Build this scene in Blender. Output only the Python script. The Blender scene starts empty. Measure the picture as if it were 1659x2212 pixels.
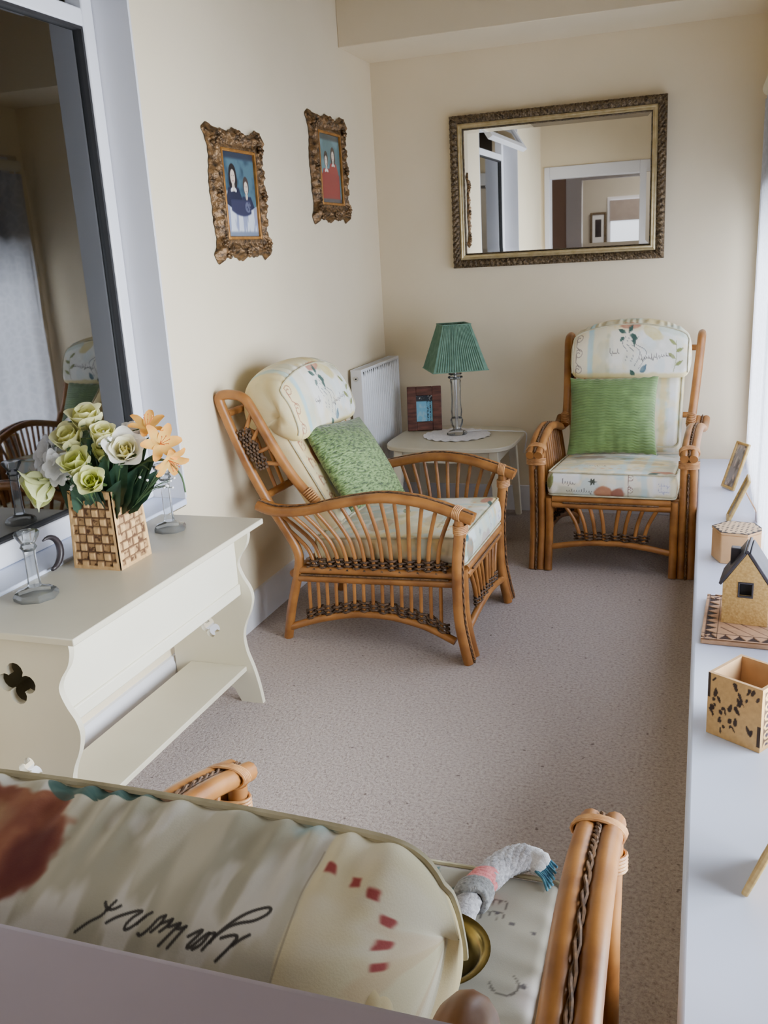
import bpy, math, random
import numpy as np
from mathutils import Vector, Matrix, Euler

random.seed(7)
RNG = np.random.RandomState(11)
COL = bpy.context.scene.collection
PI = math.pi


# ------------------------------------------------------------------ helpers
def lin(c):
    return tuple(((x / 255.0) / 12.92 if x / 255.0 <= 0.04045 else ((x / 255.0 + 0.055) / 1.055) ** 2.4) for x in c)


def lin4(c):
    return lin(c) + (1.0,)


def srgb2lin(a):
    a = np.clip(np.asarray(a, float) / 255.0, 0, 1)
    return np.where(a <= 0.04045, a / 12.92, ((a + 0.055) / 1.055) ** 2.4)


class MB:
    """collects verts / faces and links them as ONE mesh object"""

    def __init__(self):
        self.v = []
        self.f = []

    def add(self, vs, fs):
        o = len(self.v)
        self.v.extend([tuple(p) for p in vs])
        self.f.extend([tuple(i + o for i in f) for f in fs])
        return self

    def box(self, c, s, rot=None):
        hx, hy, hz = s[0] / 2, s[1] / 2, s[2] / 2
        vs = [Vector((x, y, z)) for x in (-hx, hx) for y in (-hy, hy) for z in (-hz, hz)]
        if rot is not None:
            m = Euler(rot).to_matrix() if not isinstance(rot, Matrix) else rot
            vs = [m @ p for p in vs]
        vs = [(p[0] + c[0], p[1] + c[1], p[2] + c[2]) for p in vs]
        return self.add(vs, [(0, 1, 3, 2), (4, 6, 7, 5), (0, 4, 5, 1), (2, 3, 7, 6), (0, 2, 6, 4), (1, 5, 7, 3)])

    def bb(self, a, b):
        return self.box([(a[i] + b[i]) / 2 for i in range(3)], [abs(b[i] - a[i]) for i in range(3)])

    def tube(self, pts, r, n=10, caps=True, smooth=0, closed=False):
        pts = [Vector(p) for p in pts]
        if smooth:
            pts = catmull(pts, smooth, closed)
        m = len(pts)
        if not hasattr(r, '__len__'):
            rr = [r] * m
        else:
            xs = np.linspace(0, 1, len(r))
            rr = np.interp(np.linspace(0, 1, m), xs, r)
        prev = None
        vs = []
        for i, p in enumerate(pts):
            if closed:
                t = pts[(i + 1) % m] - pts[i - 1]
            else:
                t = pts[min(i + 1, m - 1)] - pts[max(i - 1, 0)]
            if t.length < 1e-9:
                t = Vector((0, 0, 1))
            t.normalize()
            if prev is None:
                a = Vector((0, 0, 1)) if abs(t.z) < 0.9 else Vector((1, 0, 0))
                u = t.cross(a).normalized()
            else:
                u = prev - t * prev.dot(t)
                u.normalize()
            w = t.cross(u)
            prev = u
            for k in range(n):
                an = 2 * PI * k / n
                q = p + (u * math.cos(an) + w * math.sin(an)) * rr[i]
                vs.append(q)
        fs = []
        for i in range(m - 1 if not closed else m):
            j = (i + 1) % m
            for k in range(n):
                k2 = (k + 1) % n
                fs.append((i * n + k, i * n + k2, j * n + k2, j * n + k))
        if caps and not closed:
            fs.append(tuple(reversed(range(n))))
            fs.append(tuple(range((m - 1) * n, m * n)))
        return self.add(vs, fs)

    def lathe(self, prof, n=32, c=(0, 0, 0), caps=True, star=None):
        vs = []
        for (r, z) in prof:
            for k in range(n):
                a = 2 * PI * k / n
                rk = r * (star(a) if star else 1)
                vs.append((c[0] + rk * math.cos(a), c[1] + rk * math.sin(a), c[2] + z))
        fs = []
        m = len(prof)
        for i in range(m - 1):
            for k in range(n):
                k2 = (k + 1) % n
                fs.append((i * n + k, i * n + k2, (i + 1) * n + k2, (i + 1) * n + k))
        if caps:
            fs.append(tuple(reversed(range(n))))
            fs.append(tuple(range((m - 1) * n, m * n)))
        return self.add(vs, fs)

    def prism(self, poly, h0, h1, M=None):
        """2-D polygon extruded from h0 to h1 along local z, then transformed by M"""
        n = len(poly)
        vs = [Vector((p[0], p[1], h0)) for p in poly] + [Vector((p[0], p[1], h1)) for p in poly]
        if M is not None:
            vs = [M @ p for p in vs]
        fs = [tuple(reversed(range(n))), tuple(range(n, 2 * n))]
        for i in range(n):
            j = (i + 1) % n
            fs.append((i, j, n + j, n + i))
        return self.add(vs, fs)

    def grid(self, P, cu=False, cv=False, flip=False):
        """P: array (nu,nv,3)"""
        nu, nv = P.shape[:2]
        vs = P.reshape(-1, 3)
        fs = []
        for i in range(nu if cu else nu - 1):
            for j in range(nv if cv else nv - 1):
                i2, j2 = (i + 1) % nu, (j + 1) % nv
                q = (i * nv + j, i2 * nv + j, i2 * nv + j2, i * nv + j2)
                fs.append(q[::-1] if flip else q)
        return self.add([tuple(map(float, p)) for p in vs], fs)

    def frame(self, ax, d0, d1, a0, a1, b0, b1, wl, wr, wb, wt):
        """rectangular frame without overlapping corners, in the plane normal to axis ax (x or y)"""
        def q(p0, p1, z0, z1):
            if ax == 'x':
                self.bb((d0, p0, z0), (d1, p1, z1))
            else:
                self.bb((p0, d0, z0), (p1, d1, z1))
        if wl:
            q(a0, a0 + wl, b0, b1)
        if wr:
            q(a1 - wr, a1, b0, b1)
        if wb:
            q(a0 + wl, a1 - wr, b0, b0 + wb)
        if wt:
            q(a0 + wl, a1 - wr, b1 - wt, b1)
        return self

    def build(self, name, m=None, parent=None, smooth=0.7, bevel=0, bseg=2, colors=None, loc=None):
        me = bpy.data.meshes.new(name)
        me.from_pydata([tuple(p) for p in self.v], [], self.f)
        me.update()
        if colors is not None:
            at = me.color_attributes.new('Col', 'FLOAT_COLOR', 'POINT')
            c4 = np.ones((len(self.v), 4), np.float32)
            c4[:, :3] = colors
            at.data.foreach_set('color', c4.ravel())
        o = bpy.data.objects.new(name, me)
        COL.objects.link(o)
        if m is not None:
            me.materials.append(m)
        if smooth:
            me.polygons.foreach_set('use_smooth', [True] * len(me.polygons))
            if smooth < 3:
                me.set_sharp_from_angle(angle=smooth)
        if bevel:
            b = o.modifiers.new('bevel', 'BEVEL')
            b.width = bevel
            b.segments = bseg
            b.limit_method = 'ANGLE'
            b.angle_limit = 0.6
        if parent is not None:
            o.parent = parent
        if loc is not None:
            o.location = loc
        return o


def catmull(pts, n, closed=False):
    out = []
    m = len(pts)
    for i in range(m if closed else m - 1):
        if closed:
            p0, p1, p2, p3 = pts[i - 1], pts[i], pts[(i + 1) % m], pts[(i + 2) % m]
        else:
            p0, p1, p2, p3 = pts[max(i - 1, 0)], pts[i], pts[i + 1], pts[min(i + 2, m - 1)]
        for k in range(n):
            t = k / n
            out.append(0.5 * ((2 * p1) + (p2 - p0) * t + (2 * p0 - 5 * p1 + 4 * p2 - p3) * t * t + (3 * p1 - p0 - 3 * p2 + p3) * t ** 3))
    if not closed:
        out.append(pts[-1])
    return out


def cat2(pts, n, closed=False):
    return [(p.x, p.y) for p in catmull([Vector((a, b, 0)) for a, b in pts], n, closed)]


def empty(name, label, cat, loc=(0, 0, 0), rot=(0, 0, 0), group=None):
    o = bpy.data.objects.new(name, None)
    COL.objects.link(o)
    o.empty_display_size = 0.05
    o.location = loc
    o.rotation_euler = rot
    o['label'] = label
    o['category'] = cat
    if group:
        o['group'] = group
    return o


def tag(o, label, cat, group=None):
    o['label'] = label
    o['category'] = cat
    if group:
        o['group'] = group
    return o


def struct(o, label=None):
    o['kind'] = 'structure'
    if label:
        o['label'] = label
    return o


# ------------------------------------------------------------------ materials
def newmat(name):
    m = bpy.data.materials.new(name)
    m.use_nodes = True
    nt = m.node_tree
    b = nt.nodes['Principled BSDF']
    return m, nt, b


def N(nt, t, **kw):
    n = nt.nodes.new(t)
    for k, v in kw.items():
        if k.startswith('i_'):
            n.inputs[k[2:].replace('_', ' ')].default_value = v
        else:
            setattr(n, k, v)
    return n


def mat(name, c1, c2=None, scale=8.0, rough=0.5, bump=0.0, bscale=60.0, stretch=(1, 1, 1), metal=0.0, spec=0.5, detail=4.0, lo=0.35, hi=0.65, coat=0.0, sheen=0.0):
    m, nt, b = newmat(name)
    b.inputs['Roughness'].default_value = rough
    b.inputs['Metallic'].default_value = metal
    b.inputs['Specular IOR Level'].default_value = spec
    b.inputs['Coat Weight'].default_value = coat
    b.inputs['Sheen Weight'].default_value = sheen
    tc = N(nt, 'ShaderNodeTexCoord')
    mp = N(nt, 'ShaderNodeMapping')
    mp.inputs['Scale'].default_value = stretch
    nt.links.new(tc.outputs['Object'], mp.inputs['Vector'])
    c2 = c2 if c2 is not None else tuple(max(0, x - 8) for x in c1)
    nz = N(nt, 'ShaderNodeTexNoise')
    nz.inputs['Scale'].default_value = scale
    nz.inputs['Detail'].default_value = detail
    nt.links.new(mp.outputs[0], nz.inputs['Vector'])
    cr = N(nt, 'ShaderNodeValToRGB')
    cr.color_ramp.elements[0].position = lo
    cr.color_ramp.elements[1].position = hi
    cr.color_ramp.elements[0].color = lin4(c1)
    cr.color_ramp.elements[1].color = lin4(c2)
    nt.links.new(nz.outputs[0], cr.inputs[0])
    nt.links.new(cr.outputs[0], b.inputs['Base Color'])
    if bump:
        n2 = N(nt, 'ShaderNodeTexNoise')
        n2.inputs['Scale'].default_value = bscale
        n2.inputs['Detail'].default_value = 3
        nt.links.new(mp.outputs[0], n2.inputs['Vector'])
        bp = N(nt, 'ShaderNodeBump')
        bp.inputs['Strength'].default_value = bump
        bp.inputs['Distance'].default_value = 0.01
        nt.links.new(n2.outputs[0], bp.inputs['Height'])
        nt.links.new(bp.outputs[0], b.inputs['Normal'])
    return m


def colmat(name, rough=0.8, bump=0.05, bscale=400, sheen=0.0, spec=0.3, coat=0.0):
    m, nt, b = newmat(name)
    a = N(nt, 'ShaderNodeVertexColor', layer_name='Col')
    nt.links.new(a.outputs[0], b.inputs['Base Color'])
    b.inputs['Roughness'].default_value = rough
    b.inputs['Specular IOR Level'].default_value = spec
    b.inputs['Sheen Weight'].default_value = sheen
    b.inputs['Coat Weight'].default_value = coat
    if bump:
        tc = N(nt, 'ShaderNodeTexCoord')
        n2 = N(nt, 'ShaderNodeTexNoise')
        n2.inputs['Scale'].default_value = bscale
        nt.links.new(tc.outputs['Object'], n2.inputs['Vector'])
        bp = N(nt, 'ShaderNodeBump')
        bp.inputs['Strength'].default_value = bump
        bp.inputs['Distance'].default_value = 0.01
        nt.links.new(n2.outputs[0], bp.inputs['Height'])
        nt.links.new(bp.outputs[0], b.inputs['Normal'])
    return m


def glass(name, tint=(245, 250, 252), rough=0.02, ior=1.5):
    m, nt, b = newmat(name)
    b.inputs['Transmission Weight'].default_value = 1.0
    b.inputs['Roughness'].default_value = rough
    b.inputs['IOR'].default_value = ior
    b.inputs['Base Color'].default_value = lin4(tint)
    return m


def cutglass(name):
    """lead crystal: clear with bright facets and a faint milky body"""
    m, nt, b = newmat(name)
    out = nt.nodes['Material Output']
    tr = N(nt, 'ShaderNodeBsdfTransparent')
    tr.inputs[0].default_value = (0.97, 0.98, 0.985, 1)
    gl = N(nt, 'ShaderNodeBsdfGlossy')
    gl.inputs['Roughness'].default_value = 0.06
    df_ = N(nt, 'ShaderNodeBsdfTranslucent')
    df_.inputs[0].default_value = (0.86, 0.90, 0.92, 1)
    d2 = N(nt, 'ShaderNodeBsdfDiffuse')
    d2.inputs[0].default_value = (0.80, 0.84, 0.86, 1)
    fr = N(nt, 'ShaderNodeFresnel')
    fr.inputs[0].default_value = 1.45
    m0 = N(nt, 'ShaderNodeMixShader')
    nt.links.new(df_.outputs[0], m0.inputs[1])
    nt.links.new(d2.outputs[0], m0.inputs[2])
    m1 = N(nt, 'ShaderNodeMixShader')
    m1.inputs[0].default_value = 0.16
    nt.links.new(tr.outputs[0], m1.inputs[1])
    nt.links.new(m0.outputs[0], m1.inputs[2])
    m2 = N(nt, 'ShaderNodeMixShader')
    nt.links.new(fr.outputs[0], m2.inputs[0])
    nt.links.new(m1.outputs[0], m2.inputs[1])
    nt.links.new(gl.outputs[0], m2.inputs[2])
    nt.links.new(m2.outputs[0], out.inputs['Surface'])
    return m


def pane_mat(name, refl=0.10, tint=(235, 238, 240)):
    """thin window glass: clear film with a mirror-like reflection"""
    m, nt, b = newmat(name)
    out = nt.nodes['Material Output']
    tr = N(nt, 'ShaderNodeBsdfTransparent')
    tr.inputs[0].default_value = lin4(tint)
    gl = N(nt, 'ShaderNodeBsdfGlossy')
    gl.inputs['Roughness'].default_value = 0.02
    fr = N(nt, 'ShaderNodeFresnel')
    fr.inputs[0].default_value = 1.5
    ma = N(nt, 'ShaderNodeMath', operation='MULTIPLY_ADD')
    ma.inputs[1].default_value = 1.3
    ma.inputs[2].default_value = refl
    nt.links.new(fr.outputs[0], ma.inputs[0])
    mx = N(nt, 'ShaderNodeMixShader')
    nt.links.new(ma.outputs[0], mx.inputs[0])
    nt.links.new(tr.outputs[0], mx.inputs[1])
    nt.links.new(gl.outputs[0], mx.inputs[2])
    nt.links.new(mx.outputs[0], out.inputs['Surface'])
    return m


M = {}
M['wall'] = mat('cream_wall_paint', (234, 220, 192), (230, 216, 187), scale=2.5, rough=0.75, bump=0.04, bscale=90, spec=0.3)
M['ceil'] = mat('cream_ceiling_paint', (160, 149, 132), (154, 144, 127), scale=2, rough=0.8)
M['upvc'] = mat('white_upvc', (232, 233, 240), (228, 229, 237), scale=3, rough=0.32)
M['reveal'] = mat('pale_reveal_paint', (222, 222, 228), (217, 217, 224), scale=3, rough=0.6)
M['sillpaint'] = mat('white_gloss_sill', (214, 222, 244), (209, 218, 241), scale=3, rough=0.35)
M['skirt'] = mat('white_skirting_paint', (222, 222, 228), (216, 216, 222), scale=4, rough=0.45)
M['rail'] = mat('shaded_white_frame', (184, 174, 190), (176, 166, 182), scale=5, rough=0.5)  # white frame; its shade is mixed into this base colour
M['cream'] = mat('cream_furniture_paint', (226, 221, 202), (221, 216, 196), scale=3, rough=0.42, bump=0.03, bscale=30)
M['creamshade'] = mat('cream_paint_shaded', (206, 199, 178), (199, 192, 170), scale=3, rough=0.4, bump=0.03, bscale=30)  # same cream paint, darkened so the colour carries the shade on these parts
M['rattan'] = mat('honey_cane', (172, 116, 58), (120, 74, 34), scale=9, rough=0.38, bump=0.06, bscale=35, lo=0.3, hi=0.72)
M['rattan2'] = mat('pale_cane_binding', (200, 148, 92), (164, 112, 66), scale=40, rough=0.45, bump=0.1, bscale=160)
M['weave'] = mat('dark_woven_cord', (104, 78, 56), (50, 36, 28), scale=70, rough=0.7, bump=0.2, bscale=200)
M['twine'] = mat('twisted_brown_twine', (120, 88, 58), (62, 42, 30), scale=90, rough=0.7)
M['fabric'] = colmat('printed_cotton', rough=0.85, bump=0.06, bscale=500, sheen=0.1, spec=0.2)
M['piping'] = mat('sage_piping', (206, 200, 172), (168, 160, 130), scale=20, rough=0.85)
M['col'] = colmat('painted_surface', rough=0.6, bump=0.0)
M['photo'] = colmat('photo_print', rough=0.18, bump=0.0, spec=0.5)
M['clay'] = colmat('carved_clay', rough=0.75, bump=0.12, bscale=90)
M['gold'] = mat('antique_gilt', (138, 106, 70), (62, 48, 34), scale=45, rough=0.42, bump=0.5, bscale=80, metal=0.55, lo=0.38, hi=0.66)
M['goldlite'] = mat('champagne_gilt', (206, 190, 150), (186, 168, 124), scale=30, rough=0.35, metal=0.6)
M['golddark'] = mat('dark_bronze_gilt', (132, 112, 84), (64, 52, 40), scale=80, rough=0.4, bump=0.6, bscale=120, metal=0.5)
M['mirror'], nt, b = newmat('silvered_glass')
b.inputs['Metallic'].default_value = 1.0
b.inputs['Roughness'].default_value = 0.015
b.inputs['Base Color'].default_value = (0.86, 0.86, 0.84, 1)
M['glass'] = cutglass('clear_cut_glass')
M['pane'] = pane_mat('window_glass', 0.13)
M['white'] = mat('white_enamel', (230, 232, 236), (226, 228, 233), scale=3, rough=0.35)
M['shade'] = mat('green_pleated_silk', (110, 142, 124), (92, 124, 108), scale=30, rough=0.7, spec=0.2)
M['darkwood'] = mat('dark_red_wood', (124, 76, 64), (78, 44, 40), scale=14, stretch=(1, 1, 5), rough=0.45)
M['lace'] = mat('white_lace', (236, 234, 236), (222, 220, 226), scale=80, rough=0.9)
M['brass'] = mat('old_brass', (160, 140, 80), (112, 96, 50), scale=12, rough=0.25, metal=0.95)
M['chrome'] = mat('chrome', (210, 212, 214), (190, 192, 195), scale=8, rough=0.15, metal=1.0)
M['black'] = mat('black_gap', (34, 32, 34), (28, 26, 28), scale=10, rough=0.6)
M['horn'] = mat('dark_horn', (58, 50, 54), (34, 30, 34), scale=14, rough=0.4)
M['leaf'] = mat('dark_green_silk_leaf', (54, 88, 66), (34, 62, 48), scale=18, rough=0.6)
M['stem'] = mat('green_stem', (70, 96, 60), (52, 76, 46), scale=18, rough=0.6)
M['goldwood'] = mat('pale_gold_wood', (206, 178, 112), (180, 148, 84), scale=16, stretch=(1, 1, 4), rough=0.42)
M['backing'] = mat('brown_card_backing', (190, 150, 112), (172, 132, 96), scale=10, rough=0.8)
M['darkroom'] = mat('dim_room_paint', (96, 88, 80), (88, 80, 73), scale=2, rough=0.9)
M['pink'] = mat('dusky_pink_paint', (176, 150, 136), (170, 144, 130), scale=2, rough=0.8)
M['greywall'] = mat('soft_grey_paint', (196, 190, 178), (190, 184, 172), scale=2, rough=0.8)
M['blind'] = mat('grey_blind_cloth', (168, 156, 150), (160, 148, 143), scale=10, rough=0.9)


# carpet
def carpet():
    m, nt, b = newmat('flecked_carpet')
    tc = N(nt, 'ShaderNodeTexCoord')
    n1 = N(nt, 'ShaderNodeTexNoise')
    n1.inputs['Scale'].default_value = 95
    n1.inputs['Detail'].default_value = 3
    n1.inputs['Roughness'].default_value = 0.7
    nt.links.new(tc.outputs['Object'], n1.inputs['Vector'])
    cr = N(nt, 'ShaderNodeValToRGB')
    e = cr.color_ramp.elements
    e[0].position, e[0].color = 0.30, lin4((136, 124, 119))
    e[1].position, e[1].color = 0.62, lin4((178, 166, 160))
    k = e.new(0.46)
    k.color = lin4((163, 151, 146))
    nt.links.new(n1.outputs[0], cr.inputs[0])
    n2 = N(nt, 'ShaderNodeTexNoise')
    n2.inputs['Scale'].default_value = 36
    n2.inputs['Detail'].default_value = 2
    nt.links.new(tc.outputs['Object'], n2.inputs['Vector'])
    c2 = N(nt, 'ShaderNodeValToRGB')
    c2.color_ramp.elements[0].position = 0.69
    c2.color_ramp.elements[0].color = (0, 0, 0, 1)
    c2.color_ramp.elements[1].position = 0.76
    c2.color_ramp.elements[1].color = (0.75, 0.75, 0.75, 1)
    nt.links.new(n2.outputs[0], c2.inputs[0])
    mx = N(nt, 'ShaderNodeMix', data_type='RGBA')
    mx.inputs[7].default_value = lin4((92, 78, 78))
    nt.links.new(c2.outputs[0], mx.inputs[0])
    nt.links.new(cr.outputs[0], mx.inputs[6])
    nt.links.new(mx.outputs[2], b.inputs['Base Color'])
    b.inputs['Roughness'].default_value = 0.95
    b.inputs['Specular IOR Level'].default_value = 0.1
    bp = N(nt, 'ShaderNodeBump')
    bp.inputs['Strength'].default_value = 0.5
    bp.inputs['Distance'].default_value = 0.012
    nt.links.new(n1.outputs[0], bp.inputs['Height'])
    nt.links.new(bp.outputs[0], b.inputs['Normal'])
    return m


M['carpet'] = carpet()


def pillow_mat_velvet():
    m, nt, b = newmat('crushed_green_velvet')
    tc = N(nt, 'ShaderNodeTexCoord')
    mp = N(nt, 'ShaderNodeMapping')
    mp.inputs['Scale'].default_value = (1, 2.4, 1)
    mp.inputs['Rotation'].default_value = (0, 0, 0.12)
    nt.links.new(tc.outputs['Object'], mp.inputs['Vector'])
    n1 = N(nt, 'ShaderNodeTexNoise')
    n1.inputs['Scale'].default_value = 52
    n1.inputs['Detail'].default_value = 3
    nt.links.new(mp.outputs[0], n1.inputs['Vector'])
    cr = N(nt, 'ShaderNodeValToRGB')
    e = cr.color_ramp.elements
    e[0].position, e[0].color = 0.36, lin4((54, 74, 36))
    e[1].position, e[1].color = 0.60, lin4((132, 160, 98))
    k = e.new(0.45)
    k.color = lin4((92, 122, 62))
    nt.links.new(n1.outputs[0], cr.inputs[0])
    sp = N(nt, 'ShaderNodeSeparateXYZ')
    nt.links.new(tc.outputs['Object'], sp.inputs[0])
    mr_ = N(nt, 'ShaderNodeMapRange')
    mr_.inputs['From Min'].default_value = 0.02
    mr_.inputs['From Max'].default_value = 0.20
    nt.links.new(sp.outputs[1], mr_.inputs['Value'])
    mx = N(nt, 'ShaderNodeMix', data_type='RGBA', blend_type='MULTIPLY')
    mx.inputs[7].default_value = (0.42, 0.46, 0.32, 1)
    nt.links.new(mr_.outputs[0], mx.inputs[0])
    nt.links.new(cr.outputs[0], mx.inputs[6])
    nt.links.new(mx.outputs[2], b.inputs['Base Color'])
    b.inputs['Roughness'].default_value = 0.5
    b.inputs['Sheen Weight'].default_value = 0.25
    bp = N(nt, 'ShaderNodeBump')
    bp.inputs['Strength'].default_value = 0.5
    bp.inputs['Distance'].default_value = 0.02
    nt.links.new(n1.outputs[0], bp.inputs['Height'])
    nt.links.new(bp.outputs[0], b.inputs['Normal'])
    return m


M['velvet'] = pillow_mat_velvet()
M['pleat'] = colmat('pleated_green_satin', rough=0.5, bump=0.05, bscale=200, sheen=0.2)


# lace curtain : translucent cloth with an open weave
def lace():
    m, nt, b = newmat('net_curtain')
    out = nt.nodes['Material Output']
    tc = N(nt, 'ShaderNodeTexCoord')
    nz = N(nt, 'ShaderNodeTexVoronoi', feature='DISTANCE_TO_EDGE')
    nz.inputs['Scale'].default_value = 16
    nt.links.new(tc.outputs['Object'], nz.inputs['Vector'])
    cr = N(nt, 'ShaderNodeValToRGB')
    cr.color_ramp.elements[0].position = 0.03
    cr.color_ramp.elements[0].color = (0.04, 0.04, 0.04, 1)
    cr.color_ramp.elements[1].position = 0.12
    cr.color_ramp.elements[1].color = (0.14, 0.14, 0.14, 1)
    nt.links.new(nz.outputs[0], cr.inputs[0])
    tr = N(nt, 'ShaderNodeBsdfTransparent')
    tl = N(nt, 'ShaderNodeBsdfTranslucent')
    tl.inputs[0].default_value = (0.60, 0.61, 0.68, 1)
    df = N(nt, 'ShaderNodeBsdfDiffuse')
    df.inputs[0].default_value = (0.80, 0.80, 0.86, 1)
    m1 = N(nt, 'ShaderNodeMixShader')
    m1.inputs[0].default_value = 0.4
    nt.links.new(tl.outputs[0], m1.inputs[1])
    nt.links.new(df.outputs[0], m1.inputs[2])
    m2 = N(nt, 'ShaderNodeMixShader')
    nt.links.new(cr.outputs[0], m2.inputs[0])
    nt.links.new(m1.outputs[0], m2.inputs[1])
    nt.links.new(tr.outputs[0], m2.inputs[2])
    nt.links.new(m2.outputs[0], out.inputs['Surface'])
    return m


M['net'] = lace()

# ------------------------------------------------------------------ the room
XL, YB, YF, XS = -1.89, 5.53, 0.38, 0.0
ZC = 3.12
# floor
fl = MB()
fl.bb((-1.89, 0.2, -0.06), (0.34, 5.53, 0.0))
struct(fl.build('floor', M['carpet']), 'beige flecked fitted carpet')
struct(MB().bb((-2.7, -3.6, -0.06), (1.2, 0.2, -0.001)).build('floor_hall', M['carpet']))
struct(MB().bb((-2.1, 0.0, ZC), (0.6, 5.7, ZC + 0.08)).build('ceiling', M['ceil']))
# left wall with the window opening
WY0, WY1, WZ0, WZ1 = 1.55, 3.025, 0.722, 2.86
w = MB()
w.bb((XL - 0.25, 0.26, -0.06), (XL, WY0, ZC))
w.bb((XL - 0.25, WY1, -0.06), (XL, YB + 0.2, ZC))
w.bb((XL - 0.25, WY0, -0.06), (XL, WY1, WZ0 - 0.03))
w.bb((XL - 0.25, WY0, WZ1), (XL, WY1, ZC))
struct(w.build('wall_left', M['wall']))
struct(MB().bb((XL - 0.25, YB, -0.06), (0.7, YB + 0.2, ZC)).build('wall_back', M['wall']))
# bulkhead along the back wall
struct(MB().bb((XL, 5.03, 2.66), (0.34, YB, ZC)).build('trim_1', M['wall'], bevel=0.004), 'boxed bulkhead along the top of the back wall')
# reveal lining of the left window
rv = MB()
rv.bb((-2.05, WY1 - 0.002, WZ0), (XL + 0.001, WY1 + 0.01, WZ1))
rv.bb((-2.05, WY0 - 0.01, WZ0), (XL + 0.001, WY0 + 0.002, WZ1))
struct(rv.build('trim_2', M['reveal']), 'pale window reveal lining')
sb = MB().bb((-2.05, WY0 - 0.02, WZ0 - 0.025), (XL + 0.006, WY1, WZ0))
struct(sb.build('trim_3', M['sillpaint'], bevel=0.004), 'narrow white sill board of the left window')
# skirting boards
sk = MB()
prof = [(0, 0), (0.018, 0), (0.018, 0.125), (0.012, 0.14), (0.010, 0.155), (0.0, 0.158)]
sk.prism(prof, 0.4, 5.53, Matrix(((1, 0, 0, XL), (0, 0, 1, 0), (0, 1, 0, 0), (0, 0, 0, 1))))
struct(sk.build('baseboard_left', M['skirt']))
sk = MB()
sk.prism(prof, XL, 0.3, Matrix(((0, 0, 1, 0), (-1, 0, 0, YB), (0, 1, 0, 0), (0, 0, 0, 1))))
struct(sk.build('baseboard_back', M['skirt']))

# window_1 : left, white frame, one large pane, open fanlight above
XF = -2.045
wf = MB()
wf.frame('x', XF - 0.05, XF + 0.018, WY0 + 0.003, WY1 - 0.003, WZ0 + 0.001, WZ1, 0.075, 0.062, 0.075, 0.06)
wf.bb((XF - 0.05, WY0 + 0.078, 2.395), (XF + 0.018, WY1 - 0.065, 2.452))
win = struct(wf.build('window_1', M['upvc'], bevel=0.006), 'white framed window in the left wall')
# dark gasket + inner bead
gk = MB()
y0, y1, z0, z1 = WY0 + 0.075, WY1 - 0.062, WZ0 + 0.075, 2.395
gk.frame('x', XF - 0.02, XF + 0.012, y0 + 0.002, y1 - 0.002, z0, z1, 0.009, 0.012, 0.008, 0.010)
gk.build('gasket', M['black'], win)
MB().bb((XF - 0.012, y0, z0), (XF - 0.006, y1, z1)).build('glass_pane', M['pane'], win)
# fanlight sash, hinged at the top and pushed into the room
fs = MB()
sw, sh = WY1 - WY0 - 0.09, 0.40
fs.frame('x', -0.025, 0.025, -sw / 2, sw / 2, -sh, 0, 0.05, 0.05, 0.055, 0.05)
so = fs.build('fanlight_sash', M['upvc'], win, bevel=0.005, loc=(XF + 0.03, (WY0 + WY1) / 2, WZ1 - 0.05))
so.rotation_euler = (0, math.radians(-32), 0)
MB().bb((-0.004, -sw / 2 + 0.05, -sh + 0.055), (0.004, sw / 2 - 0.05, -0.05)).build('fanlight_glass', M['pane'], so)
# dim room seen through the left window
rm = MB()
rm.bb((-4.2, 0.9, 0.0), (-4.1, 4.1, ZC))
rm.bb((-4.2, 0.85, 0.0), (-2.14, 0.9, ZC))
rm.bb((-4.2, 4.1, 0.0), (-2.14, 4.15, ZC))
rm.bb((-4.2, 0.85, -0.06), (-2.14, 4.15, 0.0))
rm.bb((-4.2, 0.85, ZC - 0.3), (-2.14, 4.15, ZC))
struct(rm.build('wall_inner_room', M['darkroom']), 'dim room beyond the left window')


# added curtain behind the left glass, its folds standing in for reflected stripes
def curtain(name, x, y0, y1, z0, z1, m, folds, amp, parent=None, ny=160, nz=14, seed=0, flare=0.3):
    r = np.random.RandomState(seed)
    ys = np.linspace(y0, y1, ny)
    zs = np.linspace(z0, z1, nz)
    ph = np.cumsum(r.uniform(0.6, 1.4, ny))
    ph = ph / ph[-1] * folds * 2 * PI
    am = amp * (0.7 + 0.5 * np.interp(np.linspace(0, 1, ny), np.linspace(0, 1, 9), r.rand(9)))
    P = np.zeros((ny, nz, 3))
    for j, z in enumerate(zs):
        k = 1 + flare * (1 - j / (nz - 1))
        P[:, j, 0] = x + am * k * np.sin(ph + 0.25 * math.sin(j * 0.7))
        P[:, j, 1] = ys
        P[:, j, 2] = z
    return MB().grid(P).build(name, m, parent, smooth=4)


M['reflcurt'] = mat('grey_reflection_curtain', (150, 146, 140), (118, 112, 106), scale=3, stretch=(1, 6, 0.3), rough=0.9)
tag(curtain('reflection_curtain', -2.35, 2.30, 3.7, 0.25, 2.75, M['reflcurt'], 13, 0.035, seed=3), 'added grey curtain folds, standing in for reflected stripes, behind the dark glass of the left window', 'curtain')

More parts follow.
